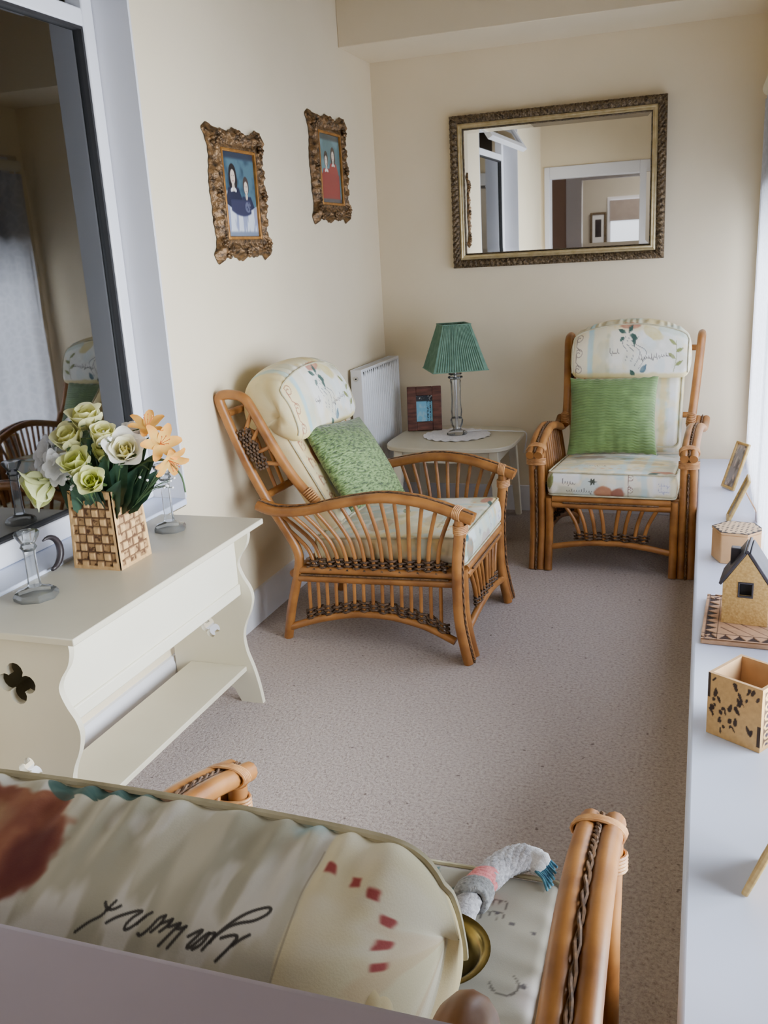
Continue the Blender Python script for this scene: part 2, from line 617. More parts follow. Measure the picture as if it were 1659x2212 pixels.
# right hand window wall : low sill, window frame, net curtain
wr = MB()
wr.bb((0.012, 0.26, -0.06), (0.5, YB, 0.30))
wr.bb((0.31, 0.26, 2.36), (0.5, YB, ZC))
wr.bb((0.31, 0.26, 0.30), (0.5, 0.45, 2.36))
wr.bb((0.31, 5.47, 0.30), (0.5, YB, 2.36))
struct(wr.build('wall_right', M['wall']))
sl = MB().bb((0.0, 0.39, 0.305), (0.36, YB, 0.347))
struct(sl.build('trim_4', M['sillpaint'], bevel=0.012, bseg=3), 'deep white window board along the right side')
w2 = MB()
for k, yy in enumerate((0.45, 1.70, 2.95, 4.20, 5.415)):
    w2.bb((0.38, yy, 0.348), (0.44, yy + 0.055, 2.36))
    if k < 4:
        y2_ = (1.70, 2.95, 4.20, 5.415)[k]
        for zz in (0.348, 1.75, 2.30):
            w2.bb((0.38, yy + 0.055, zz), (0.44, y2_, zz + 0.06))
w2o = struct(w2.build('window_2', M['upvc'], bevel=0.005), 'white framed window along the right wall')
MB().bb((0.405, 0.45, 0.35), (0.411, 5.47, 2.36)).build('glass_pane', M['pane'], w2o)
nc = curtain('net_curtain', 0.266, 2.75, 5.44, 0.352, 2.24, M['net'], 19, 0.014, ny=240, nz=24, seed=5, flare=0.5)
tag(nc, 'white lace net curtain hanging over the deep white window board', 'curtain')
rb = empty('roller_blind', 'rolled up pale blind at the top of the right window', 'blind', (0.275, 3.9, 2.29))
MB().tube([(0, -1.5, 0), (0, 1.52, 0)], 0.035, 16).build('cloth_roll', M['cream'], rb)
MB().tube([(0.0, 1.49, 0), (-0.002, 1.495, -0.5), (0.0, 1.49, -1.0)], 0.004, 6).build('pull_chain', M['white'], rb)

# camera side wall : glazed door opening, window rail, header
wfm = MB()
wfm.bb((XL, 0.26, 2.39), (0.5, YF, ZC))
wfm.bb((XL, 0.26, -0.06), (-1.85, YF, 2.39))
wfm.bb((-0.70, 0.26, -0.06), (0.5, YF - 0.005, 1.118))
struct(wfm.build('wall_front', M['wall']))
df = MB()
df.frame('y', 0.25, YF + 0.015, -1.85, -0.70, 0.0, 2.39, 0.06, 0.14, 0, 0.125)
struct(df.build('door_1', M['upvc'], bevel=0.006), 'white door frame behind the camera, seen in the mirror')
rl = MB().bb((-0.70, 0.20, 1.118), (0.32, 0.418, 1.170))
struct(rl.build('trim_5', M['rail'], bevel=0.008, bseg=3), 'shade tinted white window rail in the near foreground')
rl = MB().bb((-0.70, 0.26, 2.27), (0.24, YF - 0.01, 2.389)).bb((0.24, 0.26, 1.166), (0.32, YF - 0.01, 2.389))
struct(rl.build('window_3', M['upvc'], bevel=0.006), 'white frame of the window the view is taken through')

# hall behind the camera, seen only in the mirror
hl = MB()
hl.bb((-2.65, -1.56, 0), (-1.93, -1.50, ZC))
hl.bb((-2.65, -1.5, 0), (-2.6, 0.26, ZC))
struct(hl.build('wall_hall', M['pink']), 'dusky pink hall wall')
hw = MB()
hw.bb((-2.7, -3.6, 0), (1.2, -3.52, ZC))
hw.bb((1.1, -3.6, 0), (1.2, 0.26, ZC))
hw.bb((-2.7, -3.6, ZC), (1.2, 0.26, ZC + 0.06))
hw.bb((-2.7, -3.6, 0), (-2.66, -1.5, ZC))
struct(hw.build('wall_hall_far', M['greywall']), 'pale far wall of the hall')
hd = MB()
hd.frame('y', -1.58, -1.48, -1.929, -0.80, 0, 2.44, 0.20, 0.15, 0, 0.10)
struct(hd.build('door_2', M['upvc'], bevel=0.006), 'white inner door frame in the hall')
M['sky'], nt, b = newmat('bright_window_cloth')
b.inputs['Base Color'].default_value = (0.8, 0.85, 0.95, 1)
b.inputs['Emission Color'].default_value = (0.78, 0.86, 1.0, 1)
b.inputs['Emission Strength'].default_value = 1.0
hwin = MB().bb((-1.66, -3.52, 1.2), (-1.12, -3.49, 2.2))
hwo = struct(hwin.build('window_4', M['upvc'], bevel=0.004), 'hall window with bright net')
MB().bb((-1.61, -3.488, 1.25), (-1.19, -3.482, 2.15)).build('bright_net', M['sky'], hwo)
MB().bb((-1.62, -3.478, 1.86), (-1.17, -3.468, 2.15)).build('roller_blind', M['blind'], hwo)
hp = empty('hall_picture', 'small dark framed picture on the hall wall, seen inside the mirror', 'picture', (-1.79, -3.49, 1.765))
fr = MB().frame('y', -0.015, 0.015, -0.115, 0.115, -0.23, 0.23, 0.03, 0.03, 0.03, 0.03)
fr.build('frame', M['golddark'], hp, bevel=0.003)
MB().bb((-0.09, -0.01, -0.21), (0.09, 0.0, 0.21)).build('mount', M['white'], hp)
MB().bb((-0.045, 0.0, -0.12), (0.045, 0.003, 0.13)).build('print', M['horn'], hp)


# ------------------------------------------------------------------ fabric painting
def vnoise(U, V, f, seed, octs=3):
    out = np.zeros_like(U)
    amp, tot = 1.0, 0.0
    for k in range(octs):
        r = np.random.RandomState(seed * 31 + k)
        T = r.rand(64, 64)
        x = (U * f + 17.3 * (seed % 7)) % 64
        y = (V * f + 9.1 * (seed % 5)) % 64
        i, j = np.floor(x).astype(int), np.floor(y).astype(int)
        fx, fy = x - i, y - j
        fx, fy = fx * fx * (3 - 2 * fx), fy * fy * (3 - 2 * fy)
        i, j, i2, j2 = i % 64, j % 64, (i + 1) % 64, (j + 1) % 64
        v = T[i, j] * (1 - fx) * (1 - fy) + T[i2, j] * fx * (1 - fy) + T[i, j2] * (1 - fx) * fy + T[i2, j2] * fx * fy
        out += amp * v
        tot += amp
        amp *= 0.5
        f *= 2.1
    return out / tot


def sst(x, a, b):
    t = np.clip((x - a) / (b - a), 0, 1)
    return t * t * (3 - 2 * t)


class Cloth:
    def __init__(self, U, V, seed=1, tint=(230, 218, 182)):
        self.U, self.V, self.s = U, V, seed
        n1, n2, n3 = vnoise(U, V, 9, seed), vnoise(U, V, 14, seed + 1), vnoise(U, V, 5, seed + 2)
        C = np.zeros(U.shape + (3,)) + np.array(tint, float)
        self.C = C
        self.mixm(sst(n1, 0.46, 0.62) * 0.8, (206, 200, 170))
        self.mixm(sst(n2, 0.50, 0.66) * 0.7, (226, 202, 138))
        self.mixm(sst(n3, 0.52, 0.66) * 0.7, (242, 240, 236))
        self.mixm(sst(vnoise(U, V, 11, seed + 12), 0.58, 0.70) * 0.5, (176, 178, 150))
        self.mixm(sst(vnoise(U, V, 12, seed + 14), 0.60, 0.72) * 0.55, (186, 208, 210))
        self.wob = (vnoise(U, V, 30, seed + 5) - 0.5)

    def mixm(self, m, c):
        m = np.clip(m, 0, 1)[..., None]
        self.C = self.C * (1 - m) + np.array(c, float) * m

    def band(self, u0, u1, c, k=0.7, soft=0.006):
        u = self.U + self.wob * 0.012
        m = sst(u, u0 - soft, u0 + soft) * (1 - sst(u, u1 - soft, u1 + soft))
        self.mixm(m * k * (0.55 + 0.6 * vnoise(self.U, self.V, 22, self.s + 9)), c)

    def patch(self, u0, u1, v0, v1, c, k=0.7, soft=0.008):
        u, v = self.U + self.wob * 0.015, self.V + self.wob * 0.015
        m = sst(u, u0 - soft, u0 + soft) * (1 - sst(u, u1 - soft, u1 + soft)) * sst(v, v0 - soft, v0 + soft) * (1 - sst(v, v1 - soft, v1 + soft))
        self.mixm(m * k, c)

    def line(self, pts, wd, c, k=0.85, sm=0):
        if sm:
            pts = cat2(pts, sm)
        d = np.full(self.U.shape, 9.0)
        for (a, b) in zip(pts[:-1], pts[1:]):
            ax, ay = a
            bx, by = b[0] - ax, b[1] - ay
            L = bx * bx + by * by + 1e-12
            t = np.clip(((self.U - ax) * bx + (self.V - ay) * by) / L, 0, 1)
            d = np.minimum(d, np.hypot(self.U - ax - t * bx, self.V - ay - t * by))
        self.mixm((1 - sst(d, wd * 0.5, wd * 1.1)) * k, c)

    def ell(self, cu, cv, ru, rv, c, k=0.85, ang=0.0, soft=0.25, c2=None):
        du, dv = self.U - cu, self.V - cv
        ca, sa = math.cos(ang), math.sin(ang)
        x, y = (du * ca + dv * sa) / ru, (-du * sa + dv * ca) / rv
        d = np.hypot(x, y) + self.wob * 0.5
        m = 1 - sst(d, 1 - soft, 1)
        if c2 is not None:
            n = vnoise(self.U, self.V, 38, self.s + 3)[..., None]
            cc = np.array(c, float) * (1 - n) + np.array(c2, float) * n
            m3 = (m * k)[..., None]
            self.C = self.C * (1 - m3) + cc * m3
        else:
            self.mixm(m * k, c)

    def leaf(self, cu, cv, L, W, ang, c, k=0.85):
        du, dv = self.U - cu, self.V - cv
        ca, sa = math.cos(ang), math.sin(ang)
        x, y = (du * ca + dv * sa) / L, (-du * sa + dv * ca)
        prof = W * np.clip(1 - (2 * x - 1) ** 2, 0, 1) * (1.15 - 0.5 * np.clip(x, 0, 1))
        m = ((x > 0) & (x < 1)) * (1 - sst(np.abs(y), prof * 0.8, prof + 1e-4)) * (0.6 + 0.8 * vnoise(self.U, self.V, 40, self.s + 4))
        self.mixm(m * k, c)

    def scroll(self, u, v, h, n, c, wd=0.0022, flip=1):
        """chain of S scrolls running down from v"""
        step = h / n
        for i in range(n):
            cv = v - step * (i + 0.35)
            pts = []
            for t in np.linspace(0, 1, 16):
                a = t * 2 * PI * 1.25
                r = step * (0.07 + 0.24 * t)
                pts.append((u + flip * r * math.cos(a + 0.4), cv + r * math.sin(a + 0.4)))
            pts.append((u - flip * step * 0.16, cv - step * 0.5))
            pts.append((u + flip * step * 0.12, cv - step * 0.85))
            self.line(pts, wd, c, 0.8)

    def script(self, u, v, wdt, hgt, seed, c=(70, 64, 62), lw=0.0016, ang=0.0, k=0.75):
        r = np.random.RandomState(seed)
        n = max(6, int(wdt / 0.006))
        pts = []
        for i in range(n * 4):
            t = i / (n * 4)
            a = t * n * 2 * PI * 0.5
            amp = hgt * (0.35 + (0.9 * (r.rand() > 0.87)))
            x = wdt * t + 0.003 * math.cos(a)
            y = amp * math.sin(a)
            pts.append((u + x * math.cos(ang) - y * math.sin(ang), v + x * math.sin(ang) + y * math.cos(ang)))
        self.line(pts, lw, c, k)

    def out(self):
        return srgb2lin(self.C).reshape(-1, 3)


def rbox(hx, hy, hz, r, n=(80, 80, 14), crown=0.0, pinch=0.0):
    """rounded box with evenly spread verts: returns verts, faces, unwrapped U,V (top face = x,y)"""
    mb = MB()
    faces = []
    nx, ny, nz = n
    def lin_(h, k):
        return np.linspace(-h, h, k + 1)
    spec = [(lin_(hx, nx), lin_(hy, ny), 'z', hz, False), (lin_(hx, nx), lin_(hy, ny), 'z', -hz, True),
            (lin_(hx, nx), lin_(hz, nz), 'y', -hy, False), (lin_(hx, nx), lin_(hz, nz), 'y', hy, True),
            (lin_(hy, ny), lin_(hz, nz), 'x', -hx, True), (lin_(hy, ny), lin_(hz, nz), 'x', hx, False)]
    for (A, B, ax, val, fl) in spec:
        a, b = np.meshgrid(A, B, indexing='ij')
        c = np.full_like(a, val)
        P = {'z': np.stack([a, b, c], -1), 'y': np.stack([a, c, b], -1), 'x': np.stack([c, a, b], -1)}[ax]
        mb.grid(P, flip=fl)
    V = np.array(mb.v)
    h = np.array([hx, hy, hz])
    inner = np.clip(V, -(h - r), h - r)
    d = V - inner
    L = np.linalg.norm(d, axis=1, keepdims=True)
    Q = np.where(L > 1e-9, inner + d / np.maximum(L, 1e-9) * r, V)
    drop = np.clip(hz - V[:, 2], 0, None)
    onx = np.abs(np.abs(V[:, 0]) - hx) < 1e-9
    ony = np.abs(np.abs(V[:, 1]) - hy) < 1e-9
    U = V[:, 0] + np.where(onx & ~ony, np.sign(V[:, 0]) * drop, 0)
    W = V[:, 1] + np.where(ony, np.sign(V[:, 1]) * drop, 0)
    cr = crown * (1 - (V[:, 0] / hx) ** 2) * (1 - (V[:, 1] / hy) ** 2)
    Q[:, 2] += cr * np.sign(V[:, 2]) * (np.abs(V[:, 2]) / hz)
    bl = 0.010 * (1 - (V[:, 2] / hz) ** 2)
    Q[:, 0] += np.where(onx, np.sign(V[:, 0]) * bl, 0)
    Q[:, 1] += np.where(ony, np.sign(V[:, 1]) * bl, 0)
    mb.v = [tuple(p) for p in Q]
    return mb, U, W


def merge(o, dist=1e-4):
    import bmesh
    bm = bmesh.new()
    bm.from_mesh(o.data)
    bmesh.ops.remove_doubles(bm, verts=bm.verts, dist=dist)
    bm.to_mesh(o.data)
    bm.free()
    o.data.polygons.foreach_set('use_smooth', [True] * len(o.data.polygons))
    return o


# ------------------------------------------------------------------ cane armchair
LAT, TAPER = 0.363, 0.06


def cp(s, z, side, off=0.0):
    """lower frame and posts"""
    lat = LAT - 0.062 * min(max(s, 0), 0.8) / 0.8 if z < 0.45 else np.interp(z, (0.45, 0.66, 1.05), (LAT - 0.062 * min(max(s, 0), 0.8) / 0.8, 0.332, 0.358)) if s > 0.5 else LAT - 0.062 * min(max(s, 0), 0.8) / 0.8
    return (side * (float(lat) + off), s, z)


def ca(s, z, side, off=0.0):
    """arm rails bow outward towards the back"""
    return (side * (LAT + 0.017 * min(max(s, 0), 0.865) / 0.865 + off), s, z)


ARM = [(-0.045, .600), (0.03, .626), (.10, .648), (.19, .668), (.33, .676), (.50, .648), (.65, .612), (.785, .604), (.865, .626)]
ARCH = [(.81, .05), (.65, .109), (.47, .150), (.32, .155), (.175, .132), (.045, .082)]
REAR = [(.825, .0), (.795, .15), (.752, .30), (.742, .40), (.80, .52), (.85, .62), (.93, .80), (1.005, 1.015)]
LOOP = [(1.005, 1.015), (1.016, 1.062), (.994, 1.078), (.945, 1.078), (.905, 1.066), (.876, 1.031), (.802, .882), (.726, .748), (.66, .665), (.622, .628)]
FLEG = [(.006, .60), (.012, .52), (.024, .39), (.022, .195), (.004, .08), (-.014, .0)]


def ipath(P, s):
    q = sorted(P)
    return float(np.interp(s, [a for a, _ in q], [b for _, b in q]))


def railz(s):
    return 0.350 - 0.062 * s


def make_frame(t):
    R = M['rattan']
    for sd in (-1, 1):
        a = MB()
        for off in (-0.0205, 0.0205):
            a.tube([ca(s, z, sd, off) for s, z in ARM], 0.0205, 12, smooth=5)
        a.tube([ca(.80, .606, sd, -0.02), cp(.838, .60, sd)], 0.014, 10)
        ar = a.build('arm_rail', R, t, smooth=0.9)
        tw = MB()
        pts = catmull([Vector(ca(s, z + 0.017, sd, 0)) for s, z in ARM], 8)
        for ph in (0, PI):
            tw.tube([p + Vector((0.0035 * math.cos(i * 1.3 + ph), 0, 0.0035 * math.sin(i * 1.3 + ph))) for i, p in enumerate(pts)], 0.003, 5)
        tw.build('twine', M['twine'], ar)
        bd = MB()
        for k in range(5):
            s = 0.0 + k * 0.0062
            z = ipath(ARM, s)
            ring = []
            for i in range(20):
                an = 2 * PI * i / 20
                ring.append(cp(s + 0.004 * math.cos(an), z + 0.0245 * math.sin(an), sd, 0.0455 * math.cos(an)))
            bd.tube(ring, 0.0034, 6, closed=True)
        for k in range(5):
            z = 0.575 - k * 0.007
            ring = [cp(0.008 + 0.0255 * math.sin(2 * PI * i / 20), z, sd, 0.046 * math.cos(2 * PI * i / 20)) for i in range(20)]
            bd.tube(ring, 0.0036, 6, closed=True)
        bd.build('binding', M['rattan2'], ar)
        # front leg: three canes bundled
        lg = MB()
        for off, zt in ((-0.0205, .60), (0.0205, .60)):
            lg.tube([cp(s, min(z, zt), sd, off) for s, z in FLEG], 0.0198, 12, smooth=4)
        lg.tube([cp(s - 0.004, min(z, .372), sd, -0.061) for s, z in [(.024, .372)] + FLEG[3:]], 0.0198, 12, smooth=4)
        lo = lg.build('front_leg', R, t, smooth=0.9)
        tw = MB()
        for ph in (0, PI):
            pts = catmull([Vector(cp(s - 0.019, z, sd, 0)) for s, z in FLEG[1:]], 14)
            tw.tube([p + Vector((0.003 * math.cos(i * 1.2 + ph), 0.003 * math.sin(i * 1.2 + ph), 0)) for i, p in enumerate(pts)], 0.0028, 5)
        tw.build('twine', M['twine'], lo)
        # rear pole and back loop
        MB().tube([cp(s, z, sd) for s, z in REAR], 0.0205, 12, smooth=5).build('back_leg', R, t, smooth=0.9)
        lp = MB().tube([cp(s, z, sd) for s, z in LOOP], 0.0205, 12, smooth=5).build('back_loop', R, t, smooth=0.9)
        bd = MB()
        for k in range(6):
            s, z = 0.632 + k * 0.006, 0.640 + k * 0.0078
            ring = [cp(s + 0.017 * math.cos(2 * PI * i / 14), z - 0.014 * math.cos(2 * PI * i / 14), sd, 0.0225 * math.sin(2 * PI * i / 14)) for i in range(14)]
            bd.tube(ring, 0.0032, 6, closed=True)
        bd.build('binding', M['rattan2'], lp)
        # double side rail under the seat
        sr = MB()
        for dz in (0.018, -0.018):
            sr.tube([cp(0.03, railz(0.03) + dz, sd), cp(0.755, railz(0.755) + dz, sd)], 0.0175, 12)
        so_ = sr.build('side_rail', R, t, smooth=0.9)
        tw = MB()
        tw.tube([cp(0.06, railz(0.06), sd, 0.0165), cp(0.73, railz(0.73), sd, 0.0165)], 0.0045, 6)
        tw.build('twine', M['twine'], so_)
        MB().tube([cp(s, z, sd) for s, z in ARCH], 0.0165, 12, smooth=6).build('arch_rail', R, t, smooth=0.9)
        # upper spindles: fan between side rail and arm
        nsp = 15
        bots, tops = [], []
        for k in range(nsp):
            f = k / (nsp - 1)
            sb_ = 0.665 - 0.555 * f
            stp = 0.845 - 0.80 * f if k > 1 else (0.80, 0.835)[k]
            if k == 0:
                zt = 0.515
            elif k == 1:
                zt = 0.590
            else:
                zt = ipath(ARM, stp) - 0.012
            stp = stp if k > 1 else (0.790, 0.832)[k]
            b0 = (sb_, railz(sb_) + 0.02)
            m0 = (sb_ + (stp - sb_) * 0.22, b0[1] + (zt - b0[1]) * 0.48)
            MB().tube([cp(*b0, sd), cp(*m0, sd, 0.25 * (ca(stp, zt, sd)[0] * sd - cp(stp, 0.3, sd)[0] * sd) if k > 1 else 0), ca(stp, zt, sd) if k > 1 else cp(stp, zt, sd)], [0.0088, 0.0088, 0.0082], 8, smooth=6).build('spindle', R, t, smooth=0.9)
            bots.append(sb_)
        wv = MB()
        for row in range(6):
            pts = []
            for i in range(121):
                s = 0.70 - 0.63 * i / 120
                ph = (s - bots[0]) / (bots[1] - bots[0]) * PI + row * PI
                pts.append(cp(s, railz(s) + 0.024 + row * 0.0092 + 0.002 * math.sin(i * 2.1), sd, 0.0125 * math.cos(ph)))
            wv.tube(pts, 0.0052, 5)
        wv.build('woven_band', M['weave'], t, smooth=4)
        # lower spindles
        for k in range(15):
            s = 0.70 - 0.60 * k / 14
            MB().tube([cp(s, railz(s) - 0.025, sd), cp(s + 0.004, ipath(ARCH, s) + 0.008, sd)], 0.008, 8).build('spindle', R, t, smooth=0.9)
        wv = MB()
        for row in range(5):
            pts = []
            for i in range(121):
                s = 0.725 - 0.655 * i / 120
                ph = (s - 0.70) / (0.60 / 14) * PI + row * PI
                pts.append(cp(s, ipath(ARCH, s) + 0.018 + row * 0.0092 + 0.002 * math.sin(i * 1.9), sd, 0.012 * math.cos(ph)))
            wv.tube(pts, 0.0052, 5)
        wv.build('woven_band', M['weave'], t, smooth=4)
        # spokes of the back panel, tied by a dark weave
        wvp = MB()
        spk = [((.872, 1.01), (.925, .905)), ((.838, .955), (.905, .865)), ((.795, .868), (.888, .83)), ((.752, .79), (.872, .795))]
        for (p, q) in spk:
            MB().tube([cp(*p, sd), cp(*q, sd)], 0.0088, 8).build('spindle', R, t, smooth=0.9)
        for row in range(7):
            pts = []
            for i in range(40):
                f = i / 39
                s = .948 - .082 * f - row * 0.0075 + 0.006 * math.sin(f * PI)
                z = .925 - .165 * f + row * 0.003
                pts.append(cp(s, z, sd, 0.012 * math.cos(i * 0.9 + row * PI)))
            wvp.tube(pts, 0.0052, 5)
        wvp.build('woven_band', M['weave'], t, smooth=4)
    # front panel
    fr = MB()
    for z in (.367, .338):
        fr.tube([(-0.285, 0.016, z), (0.285, 0.016, z)], 0.0168, 12)
    fo = fr.build('front_rail', R, t, smooth=0.9)
    MB().tube([(-0.23, 0.0, .3525), (0.23, 0.0, .3525)], 0.0045, 6).build('twine', M['twine'], fo)
    MB().tube([(-0.285, 0.008, .118), (-0.15, 0.006, .142), (0, 0.006, .152), (0.15, 0.006, .142), (0.285, 0.008, .118)], 0.0155, 12, smooth=6).build('front_arch', R, t, smooth=0.9)
    for a, b_ in zip((-.215, -.155, -.098, -.047, .043, .096, .155, .22), (-.145, -.112, -.070, -.027, .024, .067, .118, .160)):
        MB().tube([(a, 0.016, .326), (b_ + (a - b_) * 0.35, 0.013, .25), (b_, 0.010, .168)], 0.0098, 8, smooth=6).build('spindle', R, t, smooth=0.9)
    wv = MB()
    for row in range(5):
        pts = []
        for i in range(81):
            x = -0.175 + 0.365 * i / 80
            pts.append((x, 0.010 + 0.012 * math.cos((x + .145) / .0435 * PI + row * PI), .167 + row * 0.0082 + 0.002 * math.sin(i * 1.7)))
        wv.tube(pts, 0.0045, 5)
    wv.build('woven_band', M['weave'], t, smooth=4)
    # seat deck and back bars behind the cushions
    sd_ = MB()
    for k in range(9):
        s = 0.06 + k * 0.075
        w_ = LAT - TAPER * s / 0.9
        sd_.box((0, s, railz(s) + 0.022), (2 * w_ - 0.02, 0.045, 0.012))
    sd_.build('seat_slats', R, t, bevel=0.002)
    MB().tube([cp(0.775, 0.30, -1), cp(0.775, 0.30, 1)], 0.0175, 12).build('back_rail', R, t, smooth=0.9)
    MB().tube([cp(0.99, 1.0, -1), cp(0.99, 1.0, 1)], 0.0165, 12).build('top_rail', R, t, smooth=0.9)
    MB().tube([cp(0.865, 0.645, -1), cp(0.865, 0.645, 1)], 0.0165, 12).build('middle_rail', R, t, smooth=0.9)
    bs = MB()
    for k in range(7):
        x = -0.21 + k * 0.07
        bs.tube([(x, 0.868, 0.645), (x, 0.988, 1.0)], 0.0085, 8)
    bs.build('back_slats', R, t, smooth=0.9)


def seat_cushion(t, paint, seed, hi=False):
    n = (180, 180, 38) if hi else (150, 150, 36)
    hx, hy, hz = 0.304, 0.325, 0.062
    mb, U, W = rbox(hx, hy, hz, 0.022, n, crown=0.014)
    W = W - 0.025
    c = Cloth(U, W, seed)
    paint(c)
    M3 = Matrix.Translation((0, hy + 0.012, 0.4265)) @ Matrix.Rotation(math.radians(-3.6), 4, 'X')
    mb.v = [tuple(M3 @ Vector(p)) for p in mb.v]
    o = merge(mb.build('seat_cushion', M['fabric'], t, smooth=4, colors=c.out()))
    pp = MB()
    for z in (hz - 0.005, -hz + 0.005):
        ring = []
        r = 0.025
        for (cx, cy, a0) in ((hx - r, hy - r, 0), (-hx + r, hy - r, 90), (-hx + r, -hy + r, 180), (hx - r, -hy + r, 270)):
            for k in range(6):
                a = math.radians(a0 + 90 * k / 5)
                ring.append(M3 @ Vector((cx + (r + 0.001) * math.cos(a), cy + (r + 0.001) * math.sin(a), z)))
        pp.tube(ring, 0.0042, 6, closed=True)
    pp.build('piping', M['piping'], o)
    return o


def back_cushion(t, paint, seed):
    hx, hy, hz = 0.276, 0.300, 0.055
    mb, U, W = rbox(hx, hy, hz, 0.03, (90, 100, 18), crown=0.018)
    c = Cloth(U, W, seed)
    paint(c)
    # local x = width, local y = up the back, local z = facing forward
    up = Vector((0, 0.29, 0.50)).normalized()
    fw = Vector((0, -up.z, up.y))
    M3 = Matrix(((1, 0, 0, 0), (0, up.y, fw.y, 0.742), (0, up.z, fw.z, 0.765), (0, 0, 0, 1)))
    mb.v = [tuple(M3 @ Vector(p)) for p in mb.v]
    o = merge(mb.build('back_cushion', M['fabric'], t, smooth=4, colors=c.out()))
    ring = []
    r = 0.03
    for (cx, cy, a0) in ((hx - r, hy - r, 0), (-hx + r, hy - r, 90), (-hx + r, -hy + r, 180), (hx - r, -hy + r, 270)):
        for k in range(6):
            a = math.radians(a0 + 90 * k / 5)
            ring.append(M3 @ Vector((cx + r * math.cos(a), cy + r * math.sin(a), hz - 0.008)))
    MB().tube(ring, 0.0045, 6, closed=True).build('piping', M['piping'], o)
    return o


HP = [(.765, 1.085), (.80, 1.104), (.86, 1.110), (.925, 1.092), (.975, 1.05), (.992, .985), (.975, .92), (.93, .90), (.87, .905), (.80, .892), (.735, .872),
      (.695, .878), (.682, .91), (.695, .965), (.722, 1.03)]


HPC = [(.775, 1.105), (.82, 1.103), (.88, 1.088), (.935, 1.058), (.975, 1.01), (.985, .95), (.965, .90), (.92, .885), (.87, .895), (.80, .892), (.735, .872),
       (.695, .878), (.685, .91), (.70, .965), (.73, 1.04)]


def headrest(t, paint, seed, nu=200, nv=240, arc_=0.068, prof=None):
    loop = cat2(prof or HP, 24, True)
    L = np.array(loop)
    seg = np.hypot(*(np.roll(L, -1, 0) - L).T)
    arc = np.concatenate([[0], np.cumsum(seg)])
    tot = arc[-1]
    n1 = nv // 2
    tt = np.concatenate([np.linspace(0, tot * 0.24, n1, endpoint=False), np.linspace(tot * 0.24, tot, nv - n1, endpoint=False)]) if prof else np.linspace(0, tot, nv, endpoint=False)
    Lc = np.vstack([L, L[:1]])
    S = np.interp(tt, arc, Lc[:, 0])
    Z = np.interp(tt, arc, Lc[:, 1])
    Vv = np.where(tt < tot * 0.55, tt, tt - tot)          # 0 at the seam, + to the rear, - down the front
    us = np.linspace(-1, 1, nu)
    us = np.sign(us) * np.abs(us) ** 0.8
    cs, cz = (0.735, 0.985) if prof else (0.765, 0.985)
    P = np.zeros((nu, nv, 3))
    Ug = np.zeros((nu, nv))
    front = sst(-S, -0.86, -0.76)
    half = (0.296 if prof else 0.308) + 0.012 * front
    up = sst(Z, 0.90, 1.09)
    fr2 = sst(-S, -0.90, -0.79)
    for i, u in enumerate(us):
        e1, e2 = (1 - abs(u) ** 22) ** 0.5, (1 - abs(u) ** 7) ** 0.5
        e = e1 * fr2 + e2 * (1 - fr2)
        k = 0.004 + 0.996 * e
        P[i, :, 0] = u * half
        P[i, :, 1] = cs + (S - cs) * k
        z = cz + (Z - cz) * k
        P[i, :, 2] = z + arc_ * (1 - abs(u) ** 2.3) * up
        Ug[i, :] = u * 0.31
    Vg = np.broadcast_to(Vv, (nu, nv)).copy()
    # gathers behind the seam
    wr = np.exp(-((Vg - 0.03) / 0.05) ** 2) * (Vg > 0)
    P[:, :, 2] += wr * 0.0035 * np.sin(Ug * 150 + 2 * np.sin(Ug * 31))
    c = Cloth(Ug, Vg, seed)
    paint(c)
    o = MB().grid(P, cv=True, flip=True)
    nv_ = nv
    o.f.append(tuple(range(nv_)))
    o.f.append(tuple(reversed(range((nu - 1) * nv_, nu * nv_))))
    ob = o.build('headrest_cushion', M['fabric'], t, smooth=4, colors=c.out())
    # piping round the front face
    j0 = 0
    jb = int(np.argmin(np.abs(Vv + 0.235)))
    ring = [Vector(P[i, j0]) + Vector((0, -0.001, 0.003)) for i in range(8, nu - 8, 5)]
    side = [j for j in range(nv - 4, jb, -5)]
    ring += [Vector(P[nu - 8, j]) + Vector((0.002, -0.002, 0)) for j in side]
    left = [Vector(P[7, j]) + Vector((-0.002, -0.002, 0)) for j in side]
    MB().tube(list(reversed(left)) + ring, 0.0036, 6).build('piping', M['piping'], ob)
    return ob


RB = (150, 88, 68)
DG = (62, 88, 80)
OL = (132, 138, 84)
BL = (168, 204, 214)


